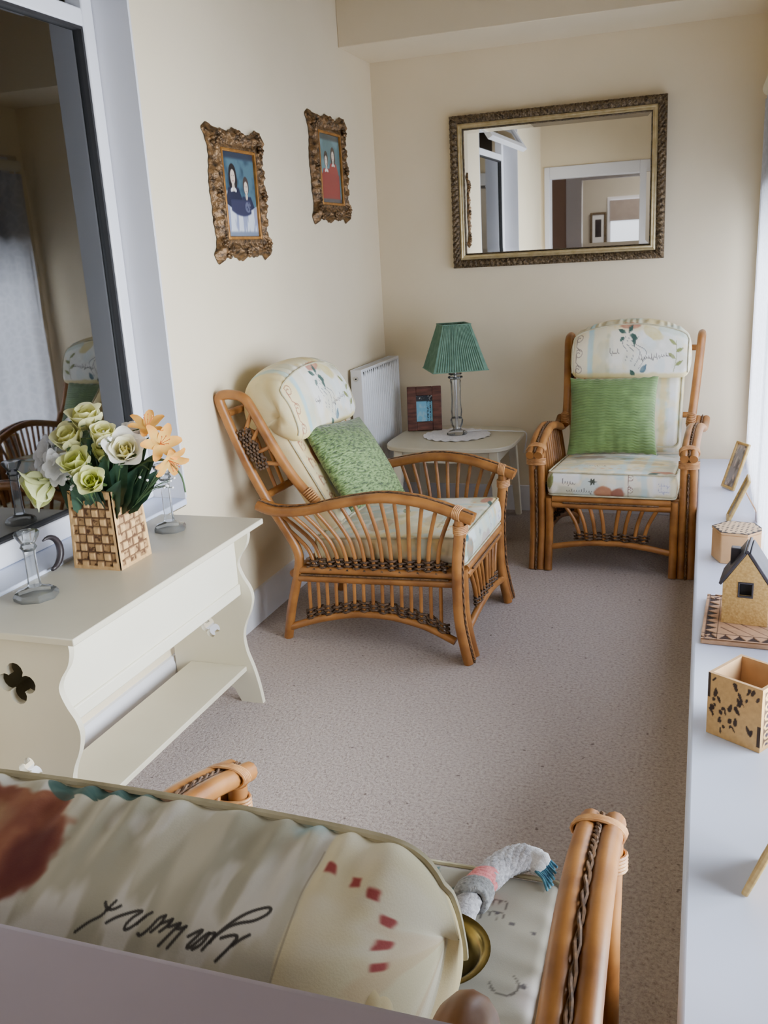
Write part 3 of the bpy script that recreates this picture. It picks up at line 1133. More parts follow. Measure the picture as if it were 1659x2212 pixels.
def head_front(c, left=(238, 218, 164), scr=RB):
    c.band(-0.4, -0.20, left, 0.95)
    c.scroll(-0.262, -0.005, 0.235, 3, scr, 0.0024)
    c.band(-0.212, -0.185, BL, 0.85)
    c.band(-0.185, -0.12, (222, 216, 190), 0.6)
    c.patch(-0.10, 0.30, -0.21, -0.03, (243, 242, 240), 0.5)
    c.patch(-0.3, 0.3, -0.30, -0.205, (230, 208, 138), 0.65)
    c.ell(0.0, -0.006, 0.062, 0.024, (168, 96, 84), 0.8, c2=(206, 160, 120))
    c.ell(0.115, -0.040, 0.060, 0.030, (206, 188, 112), 0.85, ang=-0.4, c2=(226, 214, 170))
    for (u, v, L, W_, a) in ((-0.02, -0.045, 0.045, 0.012, 2.7), (-0.005, -0.045, 0.05, 0.014, 1.2), (0.0, -0.05, 0.05, 0.013, -0.5), (0.02, -0.06, 0.04, 0.011, -1.4), (-0.03, -0.06, 0.03, 0.01, -2.3)):
        c.leaf(u, v, L, W_, a, DG, 0.95)
    for k in range(4):
        u0 = -0.02 + 0.022 * k
        c.line([(u0, -0.06), (u0 - 0.015, -0.09), (u0 + 0.012 + 0.01 * k, -0.12), (u0 + 0.004, -0.15 - 0.012 * k)], 0.0015, (76, 82, 88), 0.8, sm=5)
    c.line([(0.225, -0.20), (0.238, -0.13), (0.232, -0.06)], 0.0018, OL, 0.9, sm=4)
    for k in range(4):
        c.leaf(0.234, -0.17 + k * 0.03, 0.045, 0.010, 2.6 if k % 2 else 0.6, OL, 0.95)
    c.leaf(0.06, -0.205, 0.05, 0.016, 0.9, (90, 116, 130), 0.9)
    c.leaf(0.03, -0.22, 0.04, 0.014, 2.2, DG, 0.9)
    c.script(0.05, -0.145, 0.16, 0.012, c.s, ang=0.12)
    c.script(-0.10, -0.12, 0.05, 0.012, c.s + 1)
    # rear
    c.band(-0.4, 0.4, (222, 212, 170), 0.0)
    m = sst(c.V, 0.0, 0.02)
    c.mixm(m * 0.35 * vnoise(c.U, c.V * 0.3, 30, c.s + 8), (176, 168, 120))


def head_grey(c):
    head_front(c, (234, 222, 196), (120, 104, 100))


# word written in script on the rear of the near chair (traced in its own units)
WORD = [
    [(395, 245), (370, 290), (345, 340), (285, 380), (225, 440)], [(330, 255), (352, 285), (375, 292)], [(440, 275), (405, 297), (362, 302)],
    [(400, 380), (450, 345), (520, 315), (570, 300), (592, 306), (555, 340), (530, 385), (535, 415), (560, 410), (592, 380), (630, 330), (658, 308)],
    [(630, 335), (608, 362), (598, 380)],
    [(752, 324), (718, 342), (690, 400), (652, 446), (630, 438)], [(752, 326), (742, 375), (706, 424)],
    [(805, 345), (790, 385), (760, 420)], [(862, 368), (832, 425), (788, 500)], [(905, 385), (880, 440), (846, 512)], [(742, 375), (790, 352), (806, 346), (800, 390), (862, 366), (858, 400), (908, 384)],
    [(945, 440), (1000, 402), (1012, 412), (962, 492), (984, 500), (1040, 430), (1062, 418), (1040, 480), (1000, 512)], [(1062, 418), (1100, 420), (1058, 512)],
    [(1100, 432), (1180, 330), (1260, 260), (1332, 235), (1362, 246), (1350, 282), (1290, 322), (1220, 342), (1160, 372), (1104, 432), (1086, 470)],
    [(1142, 440), (1200, 420), (1232, 430), (1210, 490), (1160, 570)], [(1222, 480), (1258, 440), (1296, 412)],
]


def head_near(c):
    head_front(c)
    U, V = c.U, c.V
    m = sst(V, -0.005, 0.012)
    n = vnoise(U * 1.0, V * 0.25, 26, 41)
    c.mixm(m, (204, 201, 184))
    c.mixm(m * sst(n, 0.42, 0.62) * 0.85, (172, 170, 152))
    c.mixm(m * sst(vnoise(U, V * 0.3, 34, 47), 0.52, 0.66) * 0.7, (230, 229, 226))
    # pale yellow end panel
    my = m * (1 - sst(U + c.wob * 0.01, -0.219, -0.214))
    c.mixm(my * 0.9, (236, 226, 188))
    c.mixm(my * sst(vnoise(U, V, 16, 52), 0.5, 0.7) * 0.7, (240, 234, 214))
    c.mixm(my * sst(vnoise(U, V, 20, 55), 0.6, 0.75) * 0.35, (214, 180, 140))
    c.line([(-0.216, 0.03), (-0.217, 0.10), (-0.218, 0.2)], 0.001, (150, 140, 120), 0.5)
    # big russet fruit
    c.ell(0.115, 0.086, 0.100, 0.070, (112, 56, 48), 0.95, ang=0.2, soft=0.12, c2=(178, 124, 88))
    c.ell(0.13, 0.06, 0.05, 0.028, (176, 156, 120), 0.6, soft=0.6)
    c.ell(0.05, 0.09, 0.03, 0.048, (84, 36, 38), 0.7, soft=0.6)
    c.line([(0.145, 0.06), (0.13, 0.078), (0.14, 0.095)], 0.004, (60, 48, 40), 0.8, sm=4)
    for k in range(5):
        c.leaf(0.09 - 0.02 * k, 0.006, 0.05, 0.010, 2.7 + 0.12 * k, (66, 98, 94), 0.9)
    # red dots following the edge
    for (u, v) in ((-0.230, 0.050), (-0.255, 0.052), (-0.274, 0.060), (-0.284, 0.085), (-0.286, 0.112), (-0.286, 0.14)):
        c.patch(u - 0.005, u + 0.005, v - 0.0055, v + 0.0055, (160, 66, 68), 0.9, soft=0.0022)
    c.patch(-0.205, -0.18, 0.0, 0.02, (160, 196, 206), 0.7)
    # word
    sx, sy = 0.162 / 1140.0, 0.046 / 340.0
    for st in WORD:
        c.line([(-0.036 - (x - 220) * sx, 0.121 + (y - 235 - (x - 220) * 0.16) * sy) for x, y in st], 0.0018, (58, 56, 56), 0.88, sm=3)


def back_paint(c):
    c.band(-0.4, -0.20, (238, 214, 158), 0.75)
    c.scroll(-0.235, 0.25, 0.50, 6, RB, 0.0022)
    c.ell(-0.18, -0.0, 0.03, 0.05, (150, 70, 62), 0.8, c2=(190, 120, 90))
    c.band(0.10, 0.135, BL, 0.85)
    c.band(0.17, 0.20, (226, 196, 130), 0.6)
    c.band(0.215, 0.26, (238, 236, 240), 0.7)
    for k in range(9):
        c.leaf(-0.05 + 0.05 * (k % 3), 0.2 - 0.06 * k, 0.05, 0.014, 0.7 * k, (OL, DG, (190, 150, 96))[k % 3], 0.8)
    c.script(-0.1, 0.1, 0.15, 0.012, c.s + 2)
    c.script(-0.02, -0.1, 0.15, 0.012, c.s + 4)


def seat_paint(c):
    # top
    for k in range(11):
        c.ell(-0.22 + 0.042 * k, -0.265, 0.014, 0.008, (216, 170, 112), 0.8)
    c.ell(0.245, -0.31, 0.065, 0.028, (170, 106, 84), 0.9, c2=(196, 140, 100))
    c.leaf(0.17, -0.345, 0.07, 0.014, 0.3, DG, 0.9)
    c.ell(-0.08, -0.16, 0.10, 0.04, (176, 150, 110), 0.6, c2=(210, 190, 150))
    c.ell(0.14, -0.10, 0.11, 0.05, (190, 158, 112), 0.6, c2=(150, 132, 92))
    c.ell(-0.16, 0.05, 0.09, 0.06, (162, 118, 92), 0.5, c2=(200, 170, 130))
    c.leaf(0.0, -0.02, 0.09, 0.02, 0.5, OL, 0.8)
    c.band(0.03, 0.065, BL, 0.35)
    c.script(-0.2, -0.21, 0.16, 0.012, c.s + 2)
    # front face: V from -0.35 down to -0.47
    c.patch(-0.29, -0.15, -0.405, -0.35, (240, 240, 240), 0.8)
    c.patch(0.20, 0.28, -0.45, -0.36, (232, 232, 238), 0.7)
    c.leaf(-0.30, -0.44, 0.09, 0.018, 1.4, OL, 0.9)
    c.script(-0.235, -0.405, 0.07, 0.018, c.s + 7)
    c.script(-0.215, -0.445, 0.13, 0.012, c.s + 8)
    for k in range(6):
        c.leaf(-0.085, -0.395, 0.022, 0.005, k * 1.05, (70, 74, 64), 0.9)
    c.ell(-0.03, -0.45, 0.048, 0.040, (158, 100, 76), 0.92, c2=(190, 136, 100))
    c.ell(0.035, -0.452, 0.040, 0.038, (168, 112, 86), 0.9, c2=(140, 84, 68))
    c.scroll(0.093, -0.352, 0.12, 2, (116, 84, 76), 0.002)
    c.band(0.145, 0.172, BL, 0.55)
    c.script(0.225, -0.40, 0.05, 0.02, c.s + 9, c=(150, 150, 180))
    c.script(0.225, -0.43, 0.05, 0.02, c.s + 10, c=(150, 150, 180))


def seat_blue(c):
    seat_paint(c)
    c.patch(-0.4, 0.12, -0.5, -0.352, (206, 226, 226), 0.6)
    c.ell(-0.25, -0.42, 0.05, 0.055, (176, 120, 84), 0.8, c2=(96, 128, 124))
    c.leaf(-0.29, -0.37, 0.06, 0.02, 0.2, (60, 100, 110), 0.9)


def seat_near(c):
    c.mixm(np.full(c.U.shape, 0.78), (190, 184, 186))
    c.mixm(sst(vnoise(c.U, c.V, 6, 71), 0.5, 0.6) * 0.8, (148, 145, 130))
    for (u, v, L, W_, a) in ((-0.005, -0.29, 0.075, 0.020, -2.2), (-0.055, -0.27, 0.07, 0.020, -1.9), (-0.085, -0.25, 0.06, 0.018, -2.5)):
        c.leaf(u, v, L, W_, a, (86, 110, 106), 0.95)
    c.script(0.04, -0.315, 0.10, 0.014, 5, ang=0.1)
    c.script(-0.22, -0.27, 0.07, 0.018, 8)
    c.script(-0.22, -0.24, 0.05, 0.014, 9)
    for k in range(14):
        c.ell(-0.28 + 0.42 * RNG.rand(), -0.25 + 0.3 * RNG.rand(), 0.006, 0.005, (70, 66, 70), 0.8)
    pts = [(-0.245 + 0.022 * math.cos(a), -0.10 + 0.022 * math.sin(a)) for a in np.linspace(0.2, 4.2, 14)]
    c.line(pts, 0.0022, (84, 80, 76), 0.8)
    c.ell(-0.235, -0.02, 0.018, 0.022, (150, 118, 92), 0.7)
    c.ell(0.1, 0.0, 0.10, 0.08, (176, 120, 96), 0.5, c2=(200, 170, 130))


chairA = empty('cane_armchair', 'cane armchair with a velvet green cushion, angled side on beside the radiator', 'armchair', (-0.842, 3.660, 0), (0, 0, math.radians(90 - 1.6)), 'matching cane armchairs')
make_frame(chairA)


def copy_frame(src, name, label, loc, rot):
    r = src.copy()
    COL.objects.link(r)
    r.location, r.rotation_euler = loc, rot
    r['label'] = label
    for ch in list(src.children):
        c = ch.copy()
        COL.objects.link(c)
        c.parent = r
        for g in ch.children:
            d = g.copy()
            COL.objects.link(d)
            d.parent = c
    return r


chairB = copy_frame(chairA, 'cane_armchair', 'cane armchair facing the viewer against the back wall, under the mirror', (-0.4025, 4.445, 0), (0, 0, math.radians(-2.3)))
chairC = copy_frame(chairA, 'cane_armchair', 'cane armchair in the near foreground seen from behind its back', (-0.5015, 1.421, 0), (0, 0, PI))
seat_cushion(chairA, seat_blue, 3)
back_cushion(chairA, back_paint, 5)
headrest(chairA, head_front, 7)
seat_cushion(chairB, seat_paint, 13)
back_cushion(chairB, back_paint, 15)
headrest(chairB, head_grey, 17)
seat_cushion(chairC, seat_near, 23, True)
back_cushion(chairC, back_paint, 25)
headrest(chairC, head_near, 27, 600, 440, 0.012, HPC)


# ------------------------------------------------------------------ scatter cushions
def pillow_mesh(w, h, th, n=70, ridges=0, seed=0, ear=0.02):
    u = np.linspace(-1, 1, n)
    a, b = np.meshgrid(u, u, indexing='ij')
    r = np.random.RandomState(seed)
    prof = np.clip((1 - np.abs(a) ** 2.4), 0, 1) ** 0.55 * np.clip((1 - np.abs(b) ** 2.4), 0, 1) ** 0.55
    inx = 1 - 0.06 * (1 - np.abs(b) ** 2) * np.abs(a) ** 3
    iny = 1 - 0.06 * (1 - np.abs(a) ** 2) * np.abs(b) ** 3
    X, Y = a * w / 2 * inx, b * h / 2 * iny
    lump = 0.006 * (vnoise(a + 2, b + 2, 3, seed + 60) - 0.5) * prof
    if ridges:
        q = b * ridges * PI + 0.5 * np.sin(a * 5 + b * 3) + 0.35 * np.sin(a * 13)
        lump = lump + 0.0045 * np.abs(np.sin(q)) ** 0.7 * np.clip(prof * 3, 0, 1)
        Y = Y + 0.002 * np.sin(a * 30)
    mb = MB()
    mb.grid(np.stack([X, Y, th / 2 * prof + lump], -1))
    mb.grid(np.stack([X, Y, -th / 2 * prof], -1), flip=True)
    return mb


def orient(o, origin, xa, ya):
    xa, ya = Vector(xa).normalized(), Vector(ya)
    za = xa.cross(ya).normalized()
    ya = za.cross(xa)
    o.matrix_world = Matrix(((xa.x, ya.x, za.x, origin[0]), (xa.y, ya.y, za.y, origin[1]), (xa.z, ya.z, za.z, origin[2]), (0, 0, 0, 1)))


p1 = merge(pillow_mesh(0.44, 0.42, 0.135, 80, seed=2).build('scatter_cushion', M['velvet'], smooth=4))
orient(p1, (-1.405, 3.635, 0.735), (0.10, 0.42, -0.034), (-0.235, 0.0, 0.32))
tag(p1, 'green crushed velvet scatter cushion leaning on the left cane armchair', 'cushion')
pmb = pillow_mesh(0.455, 0.425, 0.125, 240, ridges=14, seed=4)
pv = np.array(pmb.v)
pa, pb = pv[:, 0] / 0.2275, pv[:, 1] / 0.2125
pq = pb * 14 * PI + 0.5 * np.sin(pa * 5 + pb * 3) + 0.35 * np.sin(pa * 13)
dk_ = (1 - sst(np.abs(np.sin(pq)), 0.0, 0.45)) * (0.35 + 0.65 * vnoise(pa + 3, pb * 3 + 3, 6, 5))  # crease shade painted as dark lines along the pleat grooves
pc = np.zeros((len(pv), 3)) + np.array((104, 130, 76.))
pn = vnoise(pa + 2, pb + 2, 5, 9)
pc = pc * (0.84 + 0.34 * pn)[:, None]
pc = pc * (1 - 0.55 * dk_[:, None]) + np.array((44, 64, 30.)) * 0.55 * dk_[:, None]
p2 = merge(pmb.build('scatter_cushion', M['pleat'], smooth=4, colors=srgb2lin(pc)))
orient(p2, (-0.435, 4.445 + 0.452, 0.712), (1, 0.02, 0.012), (0.0, 0.20, 0.385))
tag(p2, 'green pleated scatter cushion standing on the armchair under the mirror', 'cushion')

# ------------------------------------------------------------------ cream bench chest
BT = 0.712
bench = empty('bench_chest', 'cream painted bench chest with wavy cut ends under the left window', 'bench', (-1.68, 2.29, 0))


def B(x, y, z):
    return (x + 1.68, y - 2.29, z)


MB().bb(B(-1.884, 1.752, BT - 0.02), B(-1.466, 2.838, BT)).build('lid', M['creamshade'], bench, bevel=0.003)
# end panels with wavy front edge
half = [(-1.512, 0.692), (-1.508, 0.66), (-1.520, 0.62), (-1.548, 0.58), (-1.560, 0.545), (-1.545, 0.50), (-1.522, 0.46), (-1.515, 0.42), (-1.528, 0.37), (-1.552, 0.32), (-1.565, 0.27), (-1.560, 0.21), (-1.538, 0.14), (-1.522, 0.07), (-1.512, 0.0)]
edge = cat2(half, 5)
cen = -1.695
poly = [(x - cen, z) for x, z in edge]
# bottom cut-out between the feet, straight back against the wall
poly += [(-1.60 - cen, 0.0), (-1.625 - cen, 0.05), (-1.67 - cen, 0.075), (-1.72 - cen, 0.075), (-1.765 - cen, 0.05), (-1.79 - cen, 0.0)]
poly += [(-1.868 - cen, 0.0), (-1.868 - cen, 0.692)]


def quatrefoil(cx, cz, r):
    pts = []
    for k in range(4):
        a0 = PI / 4 + k * PI / 2
        ox, oz = cx + r * math.cos(a0 - PI / 4), cz + r * math.sin(a0 - PI / 4)
        for i in range(9):
            a = a0 - PI / 4 - 2.05 + i * 4.1 / 8
            pts.append((ox + r * 0.78 * math.cos(a), oz + r * 0.78 * math.sin(a)))
    return pts


def panel_with_holes(outer, holes, th):
    import bmesh
    bm = bmesh.new()
    loops = []
    for lp in [outer] + holes:
        vs = [bm.verts.new((p[0], 0, p[1])) for p in lp]
        es = [bm.edges.new((vs[i], vs[(i + 1) % len(vs)])) for i in range(len(vs))]
        loops += es
    bmesh.ops.triangle_fill(bm, use_beauty=True, use_dissolve=False, edges=loops)
    bmesh.ops.recalc_face_normals(bm, faces=bm.faces)
    r = bmesh.ops.extrude_face_region(bm, geom=list(bm.faces))
    nv = [g for g in r['geom'] if isinstance(g, bmesh.types.BMVert)]
    bmesh.ops.translate(bm, verts=nv, vec=(0, th, 0))
    bmesh.ops.recalc_face_normals(bm, faces=bm.faces)
    me = bpy.data.meshes.new('end_panel')
    bm.to_mesh(me)
    bm.free()
    return me


pm = panel_with_holes(poly, [quatrefoil(-1.694 - cen, 0.553, 0.034), quatrefoil(-1.70 - cen, 0.292, 0.022)], 0.02)
pm.materials.append(M['creamshade'])
pm.polygons.foreach_set('use_smooth', [True] * len(pm.polygons))
pm.set_sharp_from_angle(angle=0.6)
for yy in (1.782, 2.788):
    o = bpy.data.objects.new('end_panel', pm)
    COL.objects.link(o)
    o.parent = bench
    o.location = B(cen, yy, 0)
bx_ = MB()
bx_.bb(B(-1.86, 1.80, 0.44), B(-1.845, 2.79, 0.692))
bx_.bb(B(-1.86, 1.80, 0.44), B(-1.575, 2.79, 0.455))
bx_.build('storage_box', M['cream'], bench)
MB().bb(B(-1.583, 1.802, 0.452), B(-1.563, 2.788, 0.692)).build('front_board', M['cream'], bench, bevel=0.002)
MB().bb(B(-1.585, 1.802, 0.432), B(-1.556, 2.788, 0.476)).build('moulding', M['cream'], bench, bevel=0.005)
MB().bb(B(-1.80, 1.802, 0.128), B(-1.565, 2.788, 0.148)).build('shelf', M['creamshade'], bench, bevel=0.003)


# dark box interior seen through the upper cut-out: closed box makes it dark by itself
# ------------------------------------------------------------------ clay basket-pattern vase
def tri(x):
    return np.abs((x % 1.0) - 0.5) * 2


def vase():
    t = empty('clay_vase', 'square tan clay vase with basket weave relief, on the bench chest', 'vase', (-1.739, 2.325, BT))
    w0, w1, H = 0.166, 0.150, 0.245
    mb = MB()
    cols = []
    nu, nv = 60, 80
    for k in range(4):
        u = np.linspace(-0.5, 0.5, nu)
        v = np.linspace(0, 1, nv)
        a, b = np.meshgrid(u, v, indexing='ij')
        ww = w0 + (w1 - w0) * b
        gx, gy = (a + 0.5) * 6.0, b * 9.0
        fx, fy = np.minimum(gx % 1, 1 - gx % 1), np.minimum(gy % 1, 1 - gy % 1)
        chk = ((np.floor(gx) + np.floor(gy)) % 2)
        border = (np.abs(a) > 0.44) | (b < 0.05) | (b > 0.975)
        d = np.minimum(fx, fy)
        rel = np.where(border, 0.0035, np.where(chk > 0, 0.004 * sst(d, 0.08, 0.16), -0.001))
        line = (1 - sst(d, 0.05, 0.13)) * (~border)
        base = np.zeros(a.shape + (3,)) + np.array((206, 166, 114.))
        n = vnoise(a + k, b, 22, 4 + k)
        base *= (0.9 + 0.2 * n)[..., None]
        dk = np.clip(line * 0.8 + (chk < 0.5) * (~border) * (0.25 + 0.7 * sst(vnoise(a + k, b * 2, 14, 9 + k), 0.55, 0.72)), 0, 0.95)
        base = base * (1 - dk[..., None]) + np.array((78, 52, 34.)) * dk[..., None]
        X = a * ww
        Y = -(ww / 2 + rel)
        c_, s_ = math.cos(k * PI / 2), math.sin(k * PI / 2)
        P = np.stack([X * c_ - Y * s_, X * s_ + Y * c_, b * H], -1)
        mb.grid(P)
        cols.append(base.reshape(-1, 3))
    mb.build('body', M['clay'], t, smooth=0.8, colors=srgb2lin(np.vstack(cols)))
    i = MB()
    w = w1 / 2
    vs = [(-w, -w, H), (w, -w, H), (w, w, H), (-w, w, H)]
    q = w - 0.010
    vs += [(-q, -q, H), (q, -q, H), (q, q, H), (-q, q, H)]
    vs += [(-q, -q, 0.05), (q, -q, 0.05), (q, q, 0.05), (-q, q, 0.05)]
    fs_ = [(a, (a + 1) % 4, 4 + (a + 1) % 4, 4 + a) for a in range(4)] + [(4 + a, 4 + (a + 1) % 4, 8 + (a + 1) % 4, 8 + a) for a in range(4)] + [(8, 9, 10, 11)]
    i.add(vs, fs_)
    i.build('rim', mat('tan_clay', (198, 158, 108), (178, 138, 90), scale=20, rough=0.8), t, smooth=0)
    return t


vase()


# ------------------------------------------------------------------ silk flowers
def petal(w, h, curl, cup, n=7):
    """petal rising along +z from the origin, opening to +x"""
    P = np.zeros((n, n, 3))
    for i in range(n):
        for j in range(n):
            u, v = -1 + 2 * i / (n - 1), j / (n - 1)
            wd = w * (math.sin(PI * min(0.16 + 0.70 * v, 0.82)) ** 0.8)
            if v > 0.8:
                wd *= 1 - ((v - 0.8) / 0.2) ** 2 * 0.38
            x = cup * math.sin(v * PI * 0.55) + curl * max(0, v - 0.62) ** 2 * 6
            ang = u * wd
            P[i, j] = (x - 0.30 * w * u * u * math.sin(v * PI * 0.8), ang, h * v - curl * max(0, v - 0.8) * 1.2)
    return P


def flower(name, label, cat, head, foot, petals, cin, cout, R, group, mid=None, extra=None, rough=0.55):
    foot = (foot[0] + max(-.045, min(.045, (head[0] - foot[0]) * 0.35)), foot[1] + max(-.04, min(.04, (head[1] - foot[1]) * 0.4)), foot[2] - 0.02)
    t = empty(name, label, cat, foot, (0, 0, 0), group)
    d = Vector(head) - Vector(foot)
    st = MB().tube([(0, 0, 0), (d.x * 0.12, d.y * 0.12, d.z * 0.72), (d.x * 0.5, d.y * 0.5, max(d.z * 0.95, 0.235)), tuple(d)], 0.0022, 6, smooth=4)
    st.build('stem', M['stem'], t)
    return t, d


def rotz_to(dirv, spin=0.0):
    dirv = Vector(dirv).normalized()
    q = Vector((0, 0, 1)).rotation_difference(dirv)
    return q.to_matrix().to_4x4() @ Matrix.Rotation(spin, 4, 'Z')


def petal_mat(name, c1, c2):
    m, nt, b = newmat(name)
    tc = N(nt, 'ShaderNodeVertexColor', layer_name='Col')
    nt.links.new(tc.outputs[0], b.inputs['Base Color'])
    b.inputs['Roughness'].default_value = 0.65
    b.inputs['Specular IOR Level'].default_value = 0.2
    tl = N(nt, 'ShaderNodeBsdfTranslucent')
    nt.links.new(tc.outputs[0], tl.inputs[0])
    mx = N(nt, 'ShaderNodeMixShader')
    mx.inputs[0].default_value = 0.4
    nt.links.new(b.outputs[0], mx.inputs[1])
    nt.links.new(tl.outputs[0], mx.inputs[2])
    nt.links.new(mx.outputs[0], nt.nodes['Material Output'].inputs['Surface'])
    return m


M['petal'] = petal_mat('silk_petal', 0, 0)


def rose(label, head, facing, R, c_in, c_out, foot=(-1.739, 2.325, 0.80), openness=1.0, seed=1, name='silk_rose'):
    t, d = flower(name, label, 'flower', head, foot, 0, 0, 0, 0, 'silk flowers in the clay vase')
    r = np.random.RandomState(seed)
    mb = MB()
    cols = []
    R = R * 1.14
    rings = [(3, 0.10, 0.62, 0.42, -0.05), (4, 0.24, 0.78, 0.50, 0.0), (5, 0.40, 0.92, 0.62, 0.12), (5, 0.58, 0.95, 0.75, 0.32)]
    Mr = Matrix.Translation(d) @ rotz_to(facing)
    for k, (n, rad, hgt, wd, curl) in enumerate(rings):
        for i in range(n):
            P = petal(wd * R * 1.0, hgt * R * 1.25, curl * R * 1.1 * openness, rad * R * openness)
            a = 2 * PI * i / n + k * 0.7 + r.uniform(-.15, .15)
            Mp = Mr @ Matrix.Rotation(a, 4, 'Z') @ Matrix.Translation((rad * R * 0.22, 0, -R * 0.25)) @ Matrix.Rotation(r.uniform(-.12, .12), 4, 'Y')
            Q = np.array([[tuple(Mp @ Vector(p)) for p in row] for row in P])
            mb.grid(Q)
            f = k / 3.0
            base = np.array(c_in, float) * (1 - f) + np.array(c_out, float) * f
            vv = np.tile(np.linspace(0, 1, 7), 7)[:, None]
            cc = base * (0.86 + 0.16 * vv) + r.uniform(-4, 4)
            cols.append(cc)
    mb.build('bloom', M['petal'], t, smooth=4, colors=srgb2lin(np.vstack(cols)))
    sp = MB()
    for i in range(5):
        P = petal(0.16 * R, 0.75 * R, 0.5 * R, 0.45 * R, 5)
        Mp = Mr @ Matrix.Rotation(2 * PI * i / 5, 4, 'Z') @ Matrix.Translation((0.1 * R, 0, -R * 0.36))
        sp.grid(np.array([[tuple(Mp @ Vector(p)) for p in row] for row in P]))
    sp.build('sepals', M['stem'], t, smooth=4)
    return t


GY_I, GY_O = (230, 228, 132), (244, 242, 190)
LM_I, LM_O = (212, 220, 96), (240, 242, 180)
FT = (-1.739, 2.325, 0.80)
rose('topmost pale yellow silk rose of the bouquet', (-1.744, 2.30, 1.155), (0.1, -0.25, 1), 0.050, GY_I, GY_O, seed=1)
rose('pale yellow silk rose just below left of the topmost one', (-1.785, 2.27, 1.105), (0.0, -0.7, 0.9), 0.047, GY_I, GY_O, seed=2, openness=0.9)
rose('upright pale yellow silk rose bud right of the bouquet centre', (-1.672, 2.27, 1.110), (0.25, -0.35, 1), 0.045, GY_I, GY_O, seed=3, openness=0.75)
rose('open white silk rose with a yellow heart on the right of the bouquet', (-1.612, 2.28, 1.070), (0.55, -0.85, 0.75), 0.050, (244, 236, 168), (246, 244, 238), seed=4, openness=1.2)
rose('lime yellow silk rose low in the middle of the bouquet', (-1.742, 2.23, 1.036), (-0.05, -0.6, 0.9), 0.047, LM_I, LM_O, seed=5, openness=1.0)
rose('lowest lime silk rose, hanging over the vase rim', (-1.680, 2.205, 0.995), (0.3, -1, 0.75), 0.042, LM_I, LM_O, seed=6, openness=0.95)
rose('large pale lime silk rose drooping at the left of the bouquet', (-1.862, 2.215, 0.985), (-0.5, -0.6, -0.25), 0.058, LM_I, (232, 236, 176), seed=7, openness=1.1)
rose('half hidden yellow rose bud behind the middle of the bouquet', (-1.70, 2.30, 1.055), (0.2, -0.4, 0.9), 0.040, GY_I, LM_O, seed=8, openness=0.8)


def starflower(label, head, facing, R, c_in, c_out, n, seed, name, W_=0.30, curl=0.5, layers=2, stamen=None):
    t, d = flower(name, label, 'flower', head, FT, 0, 0, 0, 0, 'silk flowers in the clay vase')
    r = np.random.RandomState(seed)
    mb = MB()
    cols = []
    Mr = Matrix.Translation(d) @ rotz_to(facing)
    for l in range(layers):
        for i in range(n):
            P = petal(W_ * R, R * (1.0 - 0.15 * l), curl * R * 0.6, 0.55 * R * (1 - 0.3 * l), 7)
            a = 2 * PI * i / n + l * PI / n + r.uniform(-.2, .2)
            Mp = Mr @ Matrix.Rotation(a, 4, 'Z') @ Matrix.Rotation(0.55 - 0.25 * l + r.uniform(-.15, .15), 4, 'Y')
            mb.grid(np.array([[tuple(Mp @ Vector(p)) for p in row] for row in P]))
            vv = np.tile(np.linspace(0, 1, 7), 7)[:, None]
            cols.append(np.array(c_in, float) * (1 - vv) + np.array(c_out, float) * vv)
    mb.build('bloom', M['petal'], t, smooth=4, colors=srgb2lin(np.vstack(cols)))
    if stamen:
        sm_ = MB()
        for i in range(6):
            a = i * PI / 3
            e = Mr @ Vector((0.25 * R * math.cos(a), 0.25 * R * math.sin(a), 0.8 * R))
            sm_.tube([d, tuple(e)], 0.001, 5)
            sm_.lathe([(0.0005, -0.003), (0.003, 0), (0.0005, 0.003)], 6, tuple(e))
        sm_.build('stamens', stamen, t)
    return t


M['orange'] = mat('orange_stamen', (226, 140, 70), (206, 116, 52), scale=30, rough=0.6)
OR_I, OR_O = (250, 218, 120), (250, 170, 72)
starflower('orange silk lily highest at the right of the bouquet', (-1.565, 2.34, 1.135), (0.4, -0.3, 0.9), 0.052, OR_I, OR_O, 6, 21, 'silk_lily', stamen=M['orange'], layers=1)
starflower('large orange silk lily facing outward on the right of the bouquet', (-1.515, 2.32, 1.090), (0.8, -0.5, 0.4), 0.056, OR_I, OR_O, 6, 22, 'silk_lily', stamen=M['orange'], layers=1)
starflower('drooping orange silk lily at the far right edge of the bouquet', (-1.485, 2.31, 1.045), (0.8, -0.4, -0.45), 0.050, OR_I, OR_O, 6, 23, 'silk_lily', stamen=M['orange'], layers=1)
WH = (248, 248, 250)
starflower('white frilly silk bloom at the upper left of the bouquet', (-1.84, 2.33, 1.115), (-0.4, -0.4, 0.8), 0.055, (224, 226, 226), WH, 7, 31, 'silk_carnation', W_=0.42, layers=3)
starflower('white frilly silk bloom at the left middle of the bouquet', (-1.865, 2.27, 1.065), (-0.3, -0.8, 0.4), 0.058, (224, 226, 226), WH, 7, 32, 'silk_carnation', W_=0.42, layers=3)
starflower('white silk bloom tucked above the lime rose at the left', (-1.815, 2.235, 1.035), (0.1, -1, 0.2), 0.052, (220, 222, 224), WH, 7, 33, 'silk_carnation', W_=0.42, layers=2)
starflower('small white silk bloom behind the open white rose', (-1.61, 2.33, 1.115), (0.2, -0.3, 1), 0.045, (224, 226, 226), WH, 7, 34, 'silk_carnation', W_=0.42, layers=2)


